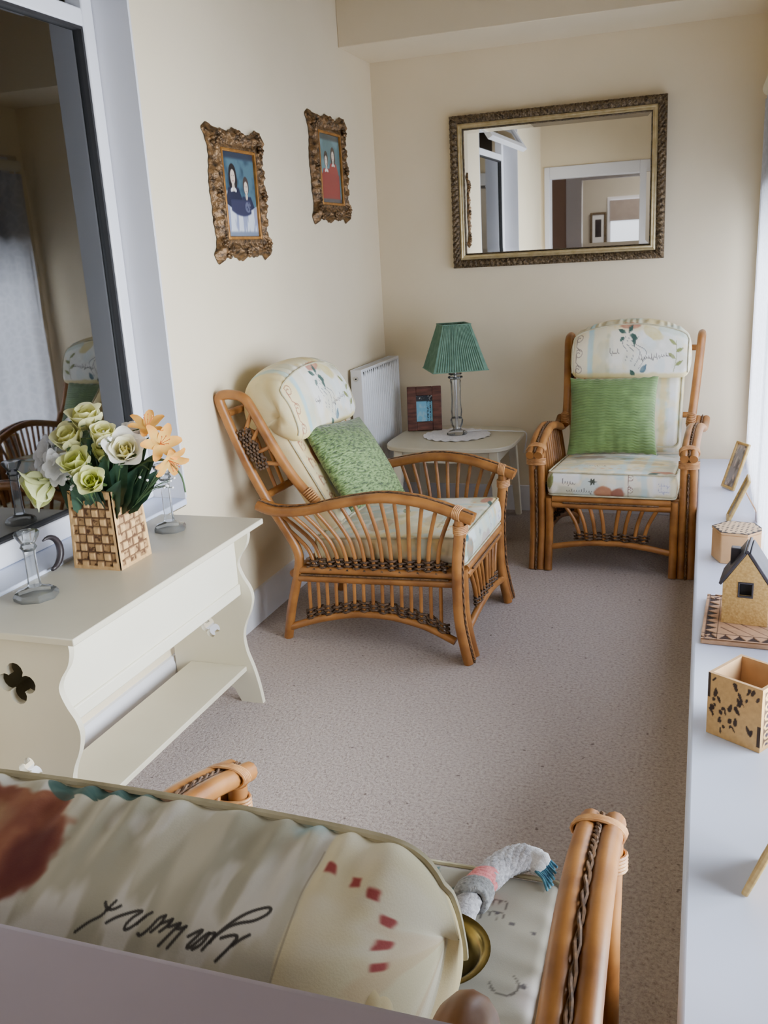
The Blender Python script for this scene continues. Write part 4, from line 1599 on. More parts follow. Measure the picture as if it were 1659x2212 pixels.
def leafspray(label, dirs, L, W_, seed, name='silk_leaves'):
    t = empty(name, label, 'leaves', FT, (0, 0, 0), 'silk foliage in the clay vase')
    t['kind'] = 'thing'
    r = np.random.RandomState(seed)
    lv, st = MB(), MB()
    for (dx, dy, dz, s) in dirs:
        base = Vector((dx, dy, dz)) * 0.35
        tip = Vector((dx, dy, dz))
        st.tube([(0, 0, 0), tuple(base), tuple(tip * 0.9)], 0.0018, 5, smooth=3)
        ax = (tip - base).normalized()
        side = ax.cross(Vector((0.1, -0.9, 0.35))).normalized()
        up = side.cross(ax)
        n = 9
        P = np.zeros((5, n, 3))
        for i in range(5):
            for j in range(n):
                u, v = -1 + i / 2, j / (n - 1)
                w = W_ * s * math.sin(PI * (0.04 + 0.96 * v) ** 0.8) * (1 + 0.10 * math.sin(v * 30))
                p = base + ax * (v * (tip - base).length * 1.15) + side * (u * w) + up * (abs(u) * w * 0.35 - 0.03 * v * v)
                P[i, j] = p
        lv.grid(P)
    lv.build('leaf_blades', M['leaf'], t, smooth=4)
    st.build('stem', M['stem'], t)
    return t


leafspray('dark green silk leaves filling the middle of the bouquet', [(0.02, -0.09, 0.22, 1), (-0.03, -0.10, 0.20, 1), (0.06, -0.08, 0.24, 1), (-0.07, -0.06, 0.25, 1), (0.0, -0.02, 0.28, 1), (0.05, 0.03, 0.29, .9), (-0.05, 0.02, 0.29, .9), (0.04, -0.11, 0.19, .9)], 0.12, 0.036, 1)
leafspray('broad dark green silk leaves over the right rim of the vase', [(0.13, -0.05, 0.20, 1), (0.16, -0.03, 0.22, 1), (0.18, -0.02, 0.24, 1.0), (0.10, -0.09, 0.17, 1), (0.15, 0.0, 0.28, 1), (0.12, -0.06, 0.25, 1), (0.17, 0.02, 0.19, 0.9)], 0.13, 0.040, 2)
leafspray('dark green silk leaves over the left rim of the vase', [(-0.08, -0.09, 0.17, 1), (-0.10, -0.05, 0.22, .9), (-0.03, -0.11, 0.16, 1), (-0.12, -0.06, 0.18, .8), (0.03, -0.11, 0.165, 1)], 0.12, 0.034, 3)


def gyps(label, centre, spread, n, seed):
    t = empty('gypsophila_spray', label, 'flower', FT, (0, 0, 0), 'silk gypsophila in the clay vase')
    r = np.random.RandomState(seed)
    st, fl_ = MB(), MB()
    c = Vector(centre) - Vector(FT)
    for i in range(n):
        e = c + Vector((r.uniform(-1, 1), r.uniform(-1, 1), r.uniform(-1, 1))) * spread
        st.tube([tuple(c * 0.45), tuple(c * 0.85 + (e - c) * 0.3), tuple(e)], 0.0009, 4, smooth=3)
        fl_.lathe([(0.001, -0.004), (0.0048, 0.0), (0.0035, 0.003), (0.0005, 0.0045)], 7, tuple(e))
    fl_.build('tiny_flowers', M['white'], t, smooth=4)
    st.build('stem', M['stem'], t)


gyps('sprig of tiny white flowers beside the lowest lime rose', (-1.735, 2.20, 1.0), 0.028, 14, 5)
gyps('sprig of tiny white flowers at the right, over the tall candlestick', (-1.545, 2.33, 0.985), 0.042, 18, 6)
gyps('sprig of tiny white flowers between the white rose and the bud', (-1.655, 2.26, 1.12), 0.03, 12, 7)
cs = empty('curled_stem', 'thin curled green stem arching out right of the vase', 'stem', FT, (0, 0, 0))
MB().tube([tuple(Vector(p) - Vector(FT)) for p in ((-1.70, 2.31, 0.95), (-1.60, 2.31, 1.02), (-1.54, 2.32, 1.045), (-1.49, 2.32, 1.035), (-1.455, 2.32, 0.995), (-1.447, 2.32, 0.945))], 0.0028, 7, smooth=6).build('stalk', M['stem'], cs)
MB().tube([tuple(Vector(p) - Vector(FT)) for p in ((-1.60, 2.31, 1.02), (-1.57, 2.30, 1.03), (-1.545, 2.29, 1.02))], 0.002, 5, smooth=4).build('tendril', M['stem'], cs)


# ------------------------------------------------------------------ candlesticks and horn
def candlestick(label, x, y, H, br):
    t = empty('glass_candlestick', label, 'candlestick', (x, y, BT), (0, 0, 0), 'glass candlesticks on the bench')
    oct_ = lambda a: 1.0 / max(abs(math.cos(((a + PI / 8) % (PI / 4)) - PI / 8)), 0.5)
    MB().lathe([(br, 0.0), (br * 1.02, 0.010), (br * 0.92, 0.020), (br * 0.55, 0.027), (br * 0.34, 0.034)], 8, smooth_() if False else (0, 0, 0)).build('base', M['glass'], t, smooth=0.3)
    MB().lathe([(0.019, 0.0345), (0.0165, 0.06), (0.0160, H - 0.07), (0.0175, H - 0.055)], 8).build('column', M['glass'], t, smooth=0.3)
    MB().lathe([(0.0175, H - 0.0545), (0.024, H - 0.045), (0.019, H - 0.036), (0.034, H - 0.012), (0.036, H - 0.004), (0.033, H), (0.013, H - 0.001), (0.012, H - 0.025)], 16).build('cup', M['glass'], t, smooth=0.5)
    return t


def smooth_():
    return (0, 0, 0)


candlestick('clear glass candlestick nearest the viewer, left end of the bench chest', -1.770, 1.995, 0.195, 0.062)
candlestick('clear glass candlestick right of the flower vase on the bench chest', -1.733, 2.655, 0.235, 0.055)
hn = MB()
hp_ = []
for k in range(15):
    a = math.radians(112 - 205 * k / 14)
    hp_.append((-1.865 + 0.004 * k / 14, 2.185 + 0.050 * math.cos(a) * 1.0, BT + 0.062 + 0.050 * math.sin(a)))
hn.tube(hp_, [0.003, 0.008, 0.011, 0.0115, 0.010, 0.006], 10)
tag(hn.build('horn_ornament', M['horn'], smooth=4), 'dark curved horn ornament standing behind the near candlestick', 'ornament')

# ------------------------------------------------------------------ side table, doily, lamp, photo
TZ = 0.54
tab = empty('side_table', 'cream painted side table with a bowed rounded top in the back corner', 'table', (-1.345, 5.145, 0))
n = 96
tp = []
for k in range(n):
    a = 2 * PI * k / n
    ca, sa = math.cos(a), math.sin(a)
    e = 2 / 4.2
    tp.append((0.372 * math.copysign(abs(ca) ** e, ca), 0.345 * math.copysign(abs(sa) ** e, sa)))
MB().prism(tp, TZ - 0.024, TZ).build('tabletop', M['creamshade'], tab, bevel=0.004, smooth=0.9)
ap = MB()
for (a, bq) in (((-0.29, -0.265), (0.29, -0.247)), ((-0.29, 0.247), (0.29, 0.265)), ((-0.29, -0.265), (-0.272, 0.265)), ((0.272, -0.265), (0.29, 0.265))):
    ap.bb((a[0], a[1], TZ - 0.10), (bq[0], bq[1], TZ - 0.024))
ap.build('apron', M['cream'], tab, bevel=0.002)
for sx in (-1, 1):
    for sy in (-1, 1):
        lg = MB()
        P = []
        for (z, w_, o_) in ((0, 0.017, 0.03), (TZ - 0.024, 0.026, 0.0)):
            P.append([(sx * (0.275 + o_) + a * w_, sy * (0.25 + o_) + b_ * w_, z) for a, b_ in ((-1, -1), (1, -1), (1, 1), (-1, 1))])
        lg.add(P[0] + P[1], [(0, 3, 2, 1), (4, 5, 6, 7)] + [(i, (i + 1) % 4, 4 + (i + 1) % 4, 4 + i) for i in range(4)])
        lg.build('leg', M['cream'], tab, bevel=0.003)

dm = MB()
nr, na = 14, 120
P = np.zeros((nr, na, 3))
for i in range(nr):
    for j in range(na):
        a = 2 * PI * j / na
        r_ = 0.192 * i / (nr - 1)
        sc_ = 1 + 0.05 * abs(math.sin(a * 10)) * (i / (nr - 1)) ** 3
        z = 0.004 + 0.003 * (i / (nr - 1)) ** 4 * math.sin(a * 20) + (0.0012 * math.sin(i * 3))
        P[i, j] = (r_ * sc_ * math.cos(a), r_ * sc_ * math.sin(a), z)
dm.grid(P, cv=True)
dl = dm.build('lace_doily', M['lace'], smooth=4, loc=(-1.352, 5.185, TZ))
tag(dl, 'round white scalloped lace doily under the lamp', 'doily')

lamp = empty('table_lamp', 'glass column table lamp with a pleated green square shade', 'lamp', (-1.356, 5.20, TZ + 0.006), (0, 0, math.radians(27)))
MB().lathe([(0.062, 0.0), (0.063, 0.008), (0.05, 0.018), (0.028, 0.026), (0.024, 0.036)], 8).build('base', M['glass'], lamp, smooth=0.3)
MB().lathe([(0.024, 0.0365), (0.036, 0.062), (0.040, 0.085), (0.030, 0.10), (0.034, 0.135), (0.031, 0.16), (0.028, 0.20), (0.030, 0.30), (0.034, 0.315), (0.030, 0.325)], 12).build('column', M['glass'], lamp, smooth=0.3)
MB().lathe([(0.030, 0.3255), (0.044, 0.332), (0.044, 0.340), (0.024, 0.346), (0.040, 0.352), (0.040, 0.358), (0.012, 0.362)], 16).build('collar', M['glass'], lamp, smooth=0.5)
MB().lathe([(0.009, 0.03), (0.009, 0.46)], 12).build('rod', M['chrome'], lamp)
sh_ = MB()
ring0, ring1 = [], []
npl = 22
for k in range(4):
    a = k * PI / 2
    ca, sa = math.cos(a), math.sin(a)
    for i in range(npl * 2):
        u = -1 + 2 * i / (npl * 2)
        d = 0.0065 * (1 if i % 2 else 0) if 1 < i < npl * 2 - 1 else 0
        for rg, hw, zz in ((ring0, 0.157, 0.385), (ring1, 0.080, 0.640)):
            x, y = u * hw, -(hw + d * (0.6 if hw < 0.1 else 1))
            rg.append((x * ca - y * sa, x * sa + y * ca, zz))
nn = len(ring0)
sh_.add(ring0 + ring1, [(i, (i + 1) % nn, nn + (i + 1) % nn, nn + i) for i in range(nn)])
so = sh_.build('lamp_shade', M['shade'], lamp, smooth=0)
sd = so.modifiers.new('thick', 'SOLIDIFY')
sd.thickness = 0.002
sd.offset = -1
for zz, hw in ((0.385, 0.159), (0.640, 0.082)):
    ring = []
    for (sx, sy) in ((-1, -1), (1, -1), (1, 1), (-1, 1)):
        ring.append((sx * hw, sy * hw, zz))
    tb = MB()
    for i in range(4):
        tb.tube([ring[i], ring[(i + 1) % 4]], 0.0035, 6)
    tb.build('trim_band', M['shade'], so)
MB().tube([(0.05, 0.02, 0.006), (0.16, 0.03, 0.004), (0.25, -0.03, 0.003), (0.335, -0.09, 0.004), (0.38, -0.14, -0.004), (0.37, -0.12, -0.12)], 0.0032, 6, smooth=6).build('cord', M['white'], lamp)


def picframe(parent, w, h, fw, th, m, prof_out=0.0, z=0.0):
    mb = MB()
    for (a, bq) in (((-w / 2, 0), (-w / 2 + fw, h)), ((w / 2 - fw, 0), (w / 2, h)), ((-w / 2 + fw, h - fw), (w / 2 - fw, h)), ((-w / 2 + fw, 0), (w / 2 - fw, fw))):
        mb.bb((a[0], -th, a[1]), (bq[0], 0, bq[1]))
    return mb.build('frame', m, parent, bevel=min(0.004, th * 0.3))


tf = empty('photo_frame', 'dark red wooden photo frame standing on the side table', 'photo frame', (-1.586, 5.315, TZ + 0.0012), (math.radians(-13), 0, math.radians(14)))
picframe(tf, 0.208, 0.268, 0.055, 0.02, M['darkwood'])


def photo(parent, w, h, cx, cz, y, fn, nx=60, ny=80, name='photo'):
    u, v = np.meshgrid(np.linspace(0, 1, nx), np.linspace(0, 1, ny), indexing='ij')
    P = np.stack([cx + (u - 0.5) * w, np.full_like(u, y), cz + (v - 0.5) * h], -1)
    return MB().grid(P).build(name, M['photo'], parent, smooth=0, colors=srgb2lin(fn(u, v)).reshape(-1, 3))


def mixc(C, m, c):
    m = np.clip(m, 0, 1)[..., None]
    return C * (1 - m) + np.array(c, float) * m


def ph_snow(u, v):
    C = np.zeros(u.shape + (3,)) + np.array((120, 196, 232.))
    C = mixc(C, sst(vnoise(u, v, 6, 2), 0.5, 0.7) * 0.5, (190, 226, 240))
    C = mixc(C, sst(v, 0.74, 0.80), (30, 44, 60))
    C = mixc(C, sst(v, 0.8, 0.84) * sst(vnoise(u, v, 12, 4), 0.55, 0.62), (190, 200, 205))
    tr = ((np.abs(u - 0.68) < 0.05) | (np.abs(u - 0.84) < 0.04)) & (v > 0.05)
    C = mixc(C, tr * sst(vnoise(u, v * 3, 16, 6), 0.42, 0.5), (24, 48, 74))
    return C


photo(tf, 0.104, 0.164, 0, 0.134, -0.008, ph_snow)
MB().bb((-0.05, 0.002, 0.0), (0.05, 0.006, 0.24)).build('backing', M['backing'], tf)

# ------------------------------------------------------------------ radiator
rad = empty('radiator', 'white panel radiator on the left wall behind the armchair', 'radiator', (XL, 5.19, 0.16))
bd = MB()
ny = 150
ys = np.linspace(-0.335, 0.335, ny)
P = np.zeros((ny, 5, 3))
for j, z in enumerate((0.0, 0.03, 0.40, 0.77, 0.80)):
    rid = 0.007 * (np.abs(((ys / 0.0335) % 1) - 0.5) < 0.26) if 0 < j < 4 else np.zeros(ny)
    P[:, j, 0] = 0.083 + rid
    P[:, j, 1] = ys
    P[:, j, 2] = z
bd.grid(P)
bd.bb((0.072, -0.335, 0.0), (0.083, 0.335, 0.80))
bd.build('front_panel', M['white'], rad, smooth=0.6)
MB().bb((0.022, -0.335, 0.0), (0.032, 0.335, 0.80)).build('rear_panel', M['white'], rad, bevel=0.002)
for ya in (-0.342, 0.3355):
    MB().bb((0.018, ya, -0.002), (0.086, ya + 0.0065, 0.815)).build('side_cover', M['white'], rad, bevel=0.003)
gr = MB()
for k in range(30):
    gr.bb((0.02, -0.33 + k * 0.022, 0.803), (0.084, -0.322 + k * 0.022, 0.813))
gr.bb((0.018, -0.338, 0.80), (0.026, 0.338, 0.815)).bb((0.078, -0.338, 0.80), (0.086, 0.338, 0.815))
gr.build('top_grille', M['white'], rad)
vt = MB()
vt.tube([(0.052, -0.3425, 0.765), (0.052, -0.349, 0.765)], 0.013, 16)
vo = vt.build('bleed_plug', M['chrome'], rad)
MB().tube([(0.052, -0.349, 0.765), (0.052, -0.352, 0.765)], 0.005, 10).build('bleed_screw', M['black'], vo)


# ------------------------------------------------------------------ ornate pictures on the left wall
def ornate(label, y, z, fn):
    t = empty('ornate_picture', label, 'picture', (XL + 0.004, y, z), (0, 0, math.radians(90)), 'ornate gilt pictures on the left wall')
    # local: x = along the wall, -y = out of the wall, z = up ; size 0.49 x 0.53
    W_, H_ = 0.45, 0.50
    ow, oh = 0.285, 0.335
    out = []
    def side(f, a):                         # wavy outline
        return 0.010 * math.sin(f * 2 * PI * 3 + a) * 0.6 + 0.016 * math.exp(-((f - 0.5) / 0.10) ** 2) + 0.024 * math.exp(-((f) / 0.07) ** 2) + 0.024 * math.exp(-((1 - f) / 0.07) ** 2) + 0.003 * math.sin(f * 80)
    n_ = 48
    for k in range(n_):
        f = k / n_
        out.append((-W_ / 2 + W_ * f, -H_ / 2 - side(f, 0), f, 0))
    for k in range(n_):
        f = k / n_
        out.append((W_ / 2 + side(f, 1), -H_ / 2 + H_ * f, f, 1))
    for k in range(n_):
        f = k / n_
        out.append((W_ / 2 - W_ * f, H_ / 2 + side(f, 0), f, 2))
    for k in range(n_):
        f = k / n_
        out.append((-W_ / 2 - side(f, 1), H_ / 2 - H_ * f, f, 3))
    inn = []
    for (x, zz, f, s_) in out:
        if s_ == 0:
            inn.append((-ow / 2 + ow * f, -oh / 2))
        elif s_ == 1:
            inn.append((ow / 2, -oh / 2 + oh * f))
        elif s_ == 2:
            inn.append((ow / 2 - ow * f, oh / 2))
        else:
            inn.append((-ow / 2, oh / 2 - oh * f))
    m_ = 14
    hts = [0.0, 0.012, 0.022, 0.030, 0.033, 0.031, 0.026, 0.022, 0.020, 0.018, 0.022, 0.024, 0.016, 0.006]
    P = np.zeros((len(out), m_, 3))
    r = np.random.RandomState(3)
    for i in range(len(out)):
        for j in range(m_):
            f = j / (m_ - 1)
            x = out[i][0] * (1 - f) + inn[i][0] * f
            zz = out[i][1] * (1 - f) + inn[i][1] * f
            carve = 0.006 * math.sin(i * 0.9 + j * 1.1) * (1 if 1 < j < 8 else 0) + 0.0035 * math.sin(i * 2.1 - j * 0.8) * (1 if 1 < j < 10 else 0)
            P[i, j] = (x, -(hts[j] + carve), zz)
    fr_ = MB().grid(P, cu=True).build('frame', M['gold'], t, smooth=1.2)
    for k in range(4):
        for f in (0.06, 0.5, 0.94):
            i = int(k * n_ + f * n_) % len(out)
            bl_ = MB()
            x, zz = out[i][0] * 0.86, out[i][1] * 0.87
            for q in range(5):
                a = q * 2 * PI / 5
                c_ = (x + 0.014 * math.cos(a), -0.030, zz + 0.014 * math.sin(a))
                bl_.lathe([(0.002, -0.009), (0.009, -0.004), (0.010, 0.002), (0.003, 0.009)], 8, c_)
            bl_.build('carved_rosette', M['gold'], fr_, smooth=4)

    sl_ = MB()
    sl_.frame('y', -0.025, -0.002, -ow / 2 - 0.012, ow / 2 + 0.012, -oh / 2 - 0.012, oh / 2 + 0.012, 0.012, 0.012, 0.012, 0.012)
    sl_.build('inner_slip', mat('warm_gilt', (186, 132, 62), (150, 100, 44), scale=30, rough=0.4, metal=0.5), fr_, bevel=0.002)
    photo(t, ow, oh, 0, 0, -0.014, fn, 110, 130)
    return t


def person_bust(C, u, v, cx, cy, s, hair, longh, top, collar=True):
    # asp keeps heads round on a 0.285 x 0.335 print
    x, y = (u - cx) / s, (v - cy) / s * 1.18
    hw = 0.105 if longh else 0.095
    C = mixc(C, 1 - sst(np.hypot(x / hw, (y - 0.02) / 0.135), 0.9, 1.05), hair)
    if longh:
        C = mixc(C, (1 - sst(np.hypot(x / 0.115, (y + 0.06) / 0.16), 0.9, 1.05)), hair)
    C = mixc(C, sst(-y, 0.12, 0.15) * (1 - sst(np.abs(x), 0.12 + 0.6 * np.clip(-y - 0.13, 0, 0.16), 0.15 + 0.6 * np.clip(-y - 0.13, 0, 0.16))), top)
    C = mixc(C, (1 - sst(np.hypot(x / 0.038, (y + 0.13) / 0.06), 0.8, 1.1)), (206, 190, 172))
    C = mixc(C, 1 - sst(np.hypot(x / 0.066, (y + 0.012) / 0.098), 0.85, 1.05), (222, 206, 188))
    for ex in (-0.026, 0.026):
        C = mixc(C, (1 - sst(np.hypot((x - ex) / 0.012, (y - 0.008) / 0.009), 0.6, 1.1)) * 0.7, (66, 54, 50))
    C = mixc(C, (1 - sst(np.hypot(x / 0.026, (y + 0.058) / 0.008), 0.6, 1.1)) * 0.7, (150, 86, 78))
    C = mixc(C, (1 - sst(np.hypot(x / 0.009, (y + 0.024) / 0.02), 0.5, 1.1)) * 0.25, (160, 130, 112))
    if collar:
        for q in (-1, 1):
            C = mixc(C, (1 - sst(np.hypot((x - q * 0.042) / 0.04, (y + 0.165 + 0.3 * (np.abs(x) - 0.04)) / 0.026), 0.75, 1.1)), (232, 232, 230))
    return C


def ph_two_navy(u, v):
    C = np.zeros(u.shape + (3,)) + np.array((78, 112, 128.))
    C = mixc(C, sst(vnoise(u, v, 4, 3), 0.45, 0.7), (46, 70, 88))
    C = mixc(C, sst(v, 0.90, 0.95), (44, 56, 74))
    C = mixc(C, (1 - sst(u, 0.10, 0.14)) * sst(v, 0.2, 0.24) * (1 - sst(v, 0.52, 0.56)), (222, 224, 220))
    C = person_bust(C, u, v, 0.30, 0.72, 1.15, (32, 28, 34), True, (40, 44, 66))
    C = person_bust(C, u, v, 0.70, 0.60, 1.0, (70, 58, 56), False, (46, 50, 74), False)
    body = (1 - sst(np.abs(u - 0.5) - 0.30, 0, 0.03)) * sst(v, 0.26 + 0.5 * (u - 0.55) ** 2 - 0.03, 0.26 + 0.5 * (u - 0.55) ** 2) * (1 - sst(v, 0.42, 0.46))
    lowm = 1 - sst(v, 0.29 + 0.35 * (u - 0.55) ** 2, 0.31 + 0.35 * (u - 0.55) ** 2)
    C = mixc(C, lowm, (214, 220, 230))
    C = mixc(C, sst(vnoise(u * 2, v * 0.4, 8, 8), 0.5, 0.62) * lowm, (146, 154, 184))
    C = mixc(C, lowm * (1 - sst(v, 0.04, 0.08)), (120, 130, 150))
    C = mixc(C, body, (56, 58, 84))
    C = mixc(C, (1 - sst(np.hypot((u - 0.72) / 0.1, (v - 0.36) / 0.07), 0.8, 1.1)) * 0.6 * sst(vnoise(u, v, 30, 12), 0.4, 0.5), (130, 134, 160))
    return C


def ph_two_red(u, v):
    C = np.zeros(u.shape + (3,)) + np.array((104, 142, 150.))
    C = mixc(C, sst(vnoise(u, v, 4, 6), 0.45, 0.7) * 0.7, (84, 116, 122))
    C = mixc(C, sst(v, 0.90, 0.94), (70, 84, 86))
    C = person_bust(C, u, v, 0.66, 0.70, 1.0, (66, 56, 56), True, (156, 60, 62))
    C = person_bust(C, u, v, 0.32, 0.62, 1.05, (52, 44, 44), False, (150, 56, 58))
    C = mixc(C, (1 - sst(v, 0.40, 0.45)) * (1 - sst(np.abs(u - 0.5), 0.42, 0.45)), (150, 58, 60))
    C = mixc(C, 1 - sst(v, 0.05, 0.07), (90, 88, 92))
    return C


ornate('ornate gilt framed portrait of two children in navy, nearer the window', 3.700, 1.867, ph_two_navy)
ornate('ornate gilt framed portrait of two children in red, nearer the corner', 4.752, 2.034, ph_two_red)

# ------------------------------------------------------------------ mirror on the back wall
mr = empty('wall_mirror', 'wide rectangular mirror with an ornate gilt surround on the back wall', 'mirror', (-0.821, 5.512, 1.906), (0, 0, -0.0145))
MWd, MH = 1.200, 0.842


def rectring(mb, prof, w, h, nseg, carve=None):
    """profile [(inset, out)] swept round a rectangle"""
    per = []
    def lerp(a, b_, n_):
        return [(a[0] + (b_[0] - a[0]) * k / n_, a[1] + (b_[1] - a[1]) * k / n_) for k in range(n_)]
    pts = np.zeros((0, 3))
    cor = [(-1, -1), (1, -1), (1, 1), (-1, 1)]
    P = []
    for k in range(4):
        a, b_ = cor[k], cor[(k + 1) % 4]
        n_ = nseg if k % 2 == 0 else int(nseg * h / w)
        for i in range(n_):
            f = i / n_
            row = []
            for j, (ins, o_) in enumerate(prof):
                x0, z0 = a[0] * (w / 2 - ins), a[1] * (h / 2 - ins)
                x1, z1 = b_[0] * (w / 2 - ins), b_[1] * (h / 2 - ins)
                c_ = carve(i, j, k) if carve else 0
                row.append((x0 + (x1 - x0) * f, -(o_ + c_), z0 + (z1 - z0) * f))
            P.append(row)
    return mb.grid(np.array(P), cu=True)


cv = lambda i, j, k: (0.0045 * math.sin(i * 0.75 + j * 1.3) + 0.003 * math.sin(i * 1.7 - j * 2.0)) if 1 <= j <= 6 else 0
rectring(MB(), [(0, 0.0), (0.002, 0.022), (0.010, 0.031), (0.018, 0.034), (0.026, 0.033), (0.034, 0.030), (0.042, 0.026), (0.046, 0.020), (0.047, 0.012)], MWd, MH, 300, cv).build('carved_frame', M['golddark'], mr, smooth=1.2)
rectring(MB(), [(0.046, 0.010), (0.047, 0.022), (0.056, 0.026), (0.062, 0.022), (0.070, 0.024), (0.074, 0.020), (0.076, 0.009)], MWd, MH, 4).build('gilt_slip', M['goldlite'], mr, smooth=0.5)
cv2 = lambda i, j, k: 0.002 * (i % 2) if j == 1 else 0
rectring(MB(), [(0.075, 0.008), (0.078, 0.018), (0.083, 0.006)], MWd, MH, 260, cv2).build('beaded_edge', M['golddark'], mr, smooth=0.5)
w_, h_ = MWd - 0.16, MH - 0.16
gm = MB()
bv = 0.022
o4 = [(-w_ / 2, -0.006, -h_ / 2), (w_ / 2, -0.006, -h_ / 2), (w_ / 2, -0.006, h_ / 2), (-w_ / 2, -0.006, h_ / 2)]
i4 = [(x - math.copysign(bv, x), -0.0068, z - math.copysign(bv, z)) for x, _, z in o4]
gm.add(o4 + i4, [(4, 5, 6, 7)] + [(i, (i + 1) % 4, 4 + (i + 1) % 4, 4 + i) for i in range(4)])
gm.build('mirror_glass', M['mirror'], mr, smooth=0)
MB().bb((-w_ / 2, -0.005, -h_ / 2), (w_ / 2, 0.006, h_ / 2)).build('backing', M['backing'], mr)

# ------------------------------------------------------------------ things on the deep window board
SZ = 0.3475


def easel(label, x, y, rz, w, h, lean, fn, strut=True, m=None):
    t = empty('easel_frame', label, 'photo frame', (x, y, SZ), (math.radians(lean), 0, math.radians(rz)), 'small gold frames on the window board')
    picframe(t, w, h, 0.014, 0.014, m or M['goldwood'])
    photo(t, w - 0.026, h - 0.026, 0, h / 2, -0.006, fn, 40, 50)
    MB().bb((-w / 2 + 0.008, -0.004, 0.008), (w / 2 - 0.008, 0.0, h - 0.008)).build('backing', M['backing'], t)
    if strut:
        s = MB()
        Ls = h * 0.82
        # hinged strut leaning back to the board
        d = math.radians(-lean)
        top = Vector((0, 0.001, h * 0.72))
        bz = Vector((0, math.sin(d) * 0 + 0.0, 0))
        R_ = Matrix.Rotation(-math.radians(lean), 3, 'X')
        foot = R_ @ Vector((0, 0.5 * h + 0.03, 0.002))
        a = top
        b2 = foot
        dirv = (b2 - a)
        nrm = Vector((1, 0, 0)).cross(dirv).normalized() * 0.0015
        wv_ = 0.022
        s.add([a + Vector((-wv_ * .7, 0, 0)) - nrm, a + Vector((wv_ * .7, 0, 0)) - nrm, b2 + Vector((wv_, 0, 0)) - nrm, b2 + Vector((-wv_, 0, 0)) - nrm,
               a + Vector((-wv_ * .7, 0, 0)) + nrm, a + Vector((wv_ * .7, 0, 0)) + nrm, b2 + Vector((wv_, 0, 0)) + nrm, b2 + Vector((-wv_, 0, 0)) + nrm],
              [(0, 1, 2, 3), (7, 6, 5, 4), (0, 4, 5, 1), (1, 5, 6, 2), (2, 6, 7, 3), (3, 7, 4, 0)])
        s.build('strut', M['backing'], t, smooth=0)
    return t


def ph_grey(u, v):
    C = np.zeros(u.shape + (3,)) + np.array((150, 152, 150.))
    C = mixc(C, sst(vnoise(u, v, 5, 7), 0.45, 0.6), (108, 108, 106))
    C = mixc(C, sst(vnoise(u, v, 7, 9), 0.55, 0.7), (196, 186, 176))
    return C


easel('small gold frame furthest along the window board, leaning back by the curtain', 0.150, 4.835, -61, 0.115, 0.245, -19, ph_grey, strut=False)
easel('small gold frame with a brown strut, behind the hexagonal pot', 0.140, 4.27, -90, 0.13, 0.215, -23, ph_grey)
easel('gold frame edge in the near right corner of the window board', 0.142, 1.715, -108, 0.14, 0.24, -20, ph_grey, strut=False)


# hexagonal lidded pot
def hexpot():
    t = empty('hexagonal_pot', 'tan hexagonal clay pot with a dotted black edged lid', 'pot', (0.158, 3.735, SZ), (0, 0, math.radians(20)))
    tanm = mat('tan_clay_smooth', (206, 164, 116), (192, 150, 102), scale=10, rough=0.65, bump=0.05)
    R_ = 0.098
    hx = [(R_ * math.cos(PI / 6 + k * PI / 3), R_ * math.sin(PI / 6 + k * PI / 3)) for k in range(6)]
    MB().prism(hx, 0, 0.118).build('body', tanm, t, bevel=0.004)
    # lid painted with dots and a dark border
    n_ = 64
    mb = MB()
    cols = []
    for k in range(6):
        a, b_ = hx[k], hx[(k + 1) % 6]
        g = np.zeros((26, 26, 3))
        cc = np.zeros((26, 26, 3)) + np.array((214, 182, 146.))
        for i in range(26):
            for j in range(26):
                f, s_ = i / 25, j / 25
                x = (a[0] + (b_[0] - a[0]) * f) * s_ * 1.02
                y = (a[1] + (b_[1] - a[1]) * f) * s_ * 1.02
                g[i, j] = (x, y, 0.128 + 0.004 * (1 - s_ * s_))
                edge_ = 0.90 + 0.05 * math.sin(f * 18 + k)
                gx, gy = x / 0.021, y / 0.019
                gx += 0.5 * (round(gy) % 2)
                if s_ > edge_ or (math.hypot(gx - round(gx), gy - round(gy)) < 0.26 and s_ < 0.82):
                    cc[i, j] = (44, 34, 32)
        mb.grid(g)
        cols.append(cc.reshape(-1, 3))
    lid = mb.build('lid', M['col'], t, smooth=0, colors=srgb2lin(np.vstack(cols)))
    hx2 = [(x * 1.02, y * 1.02) for x, y in hx]
    MB().prism(hx2, 0.1185, 0.1278).build('lid_rim', tanm, lid, bevel=0.002)


hexpot()


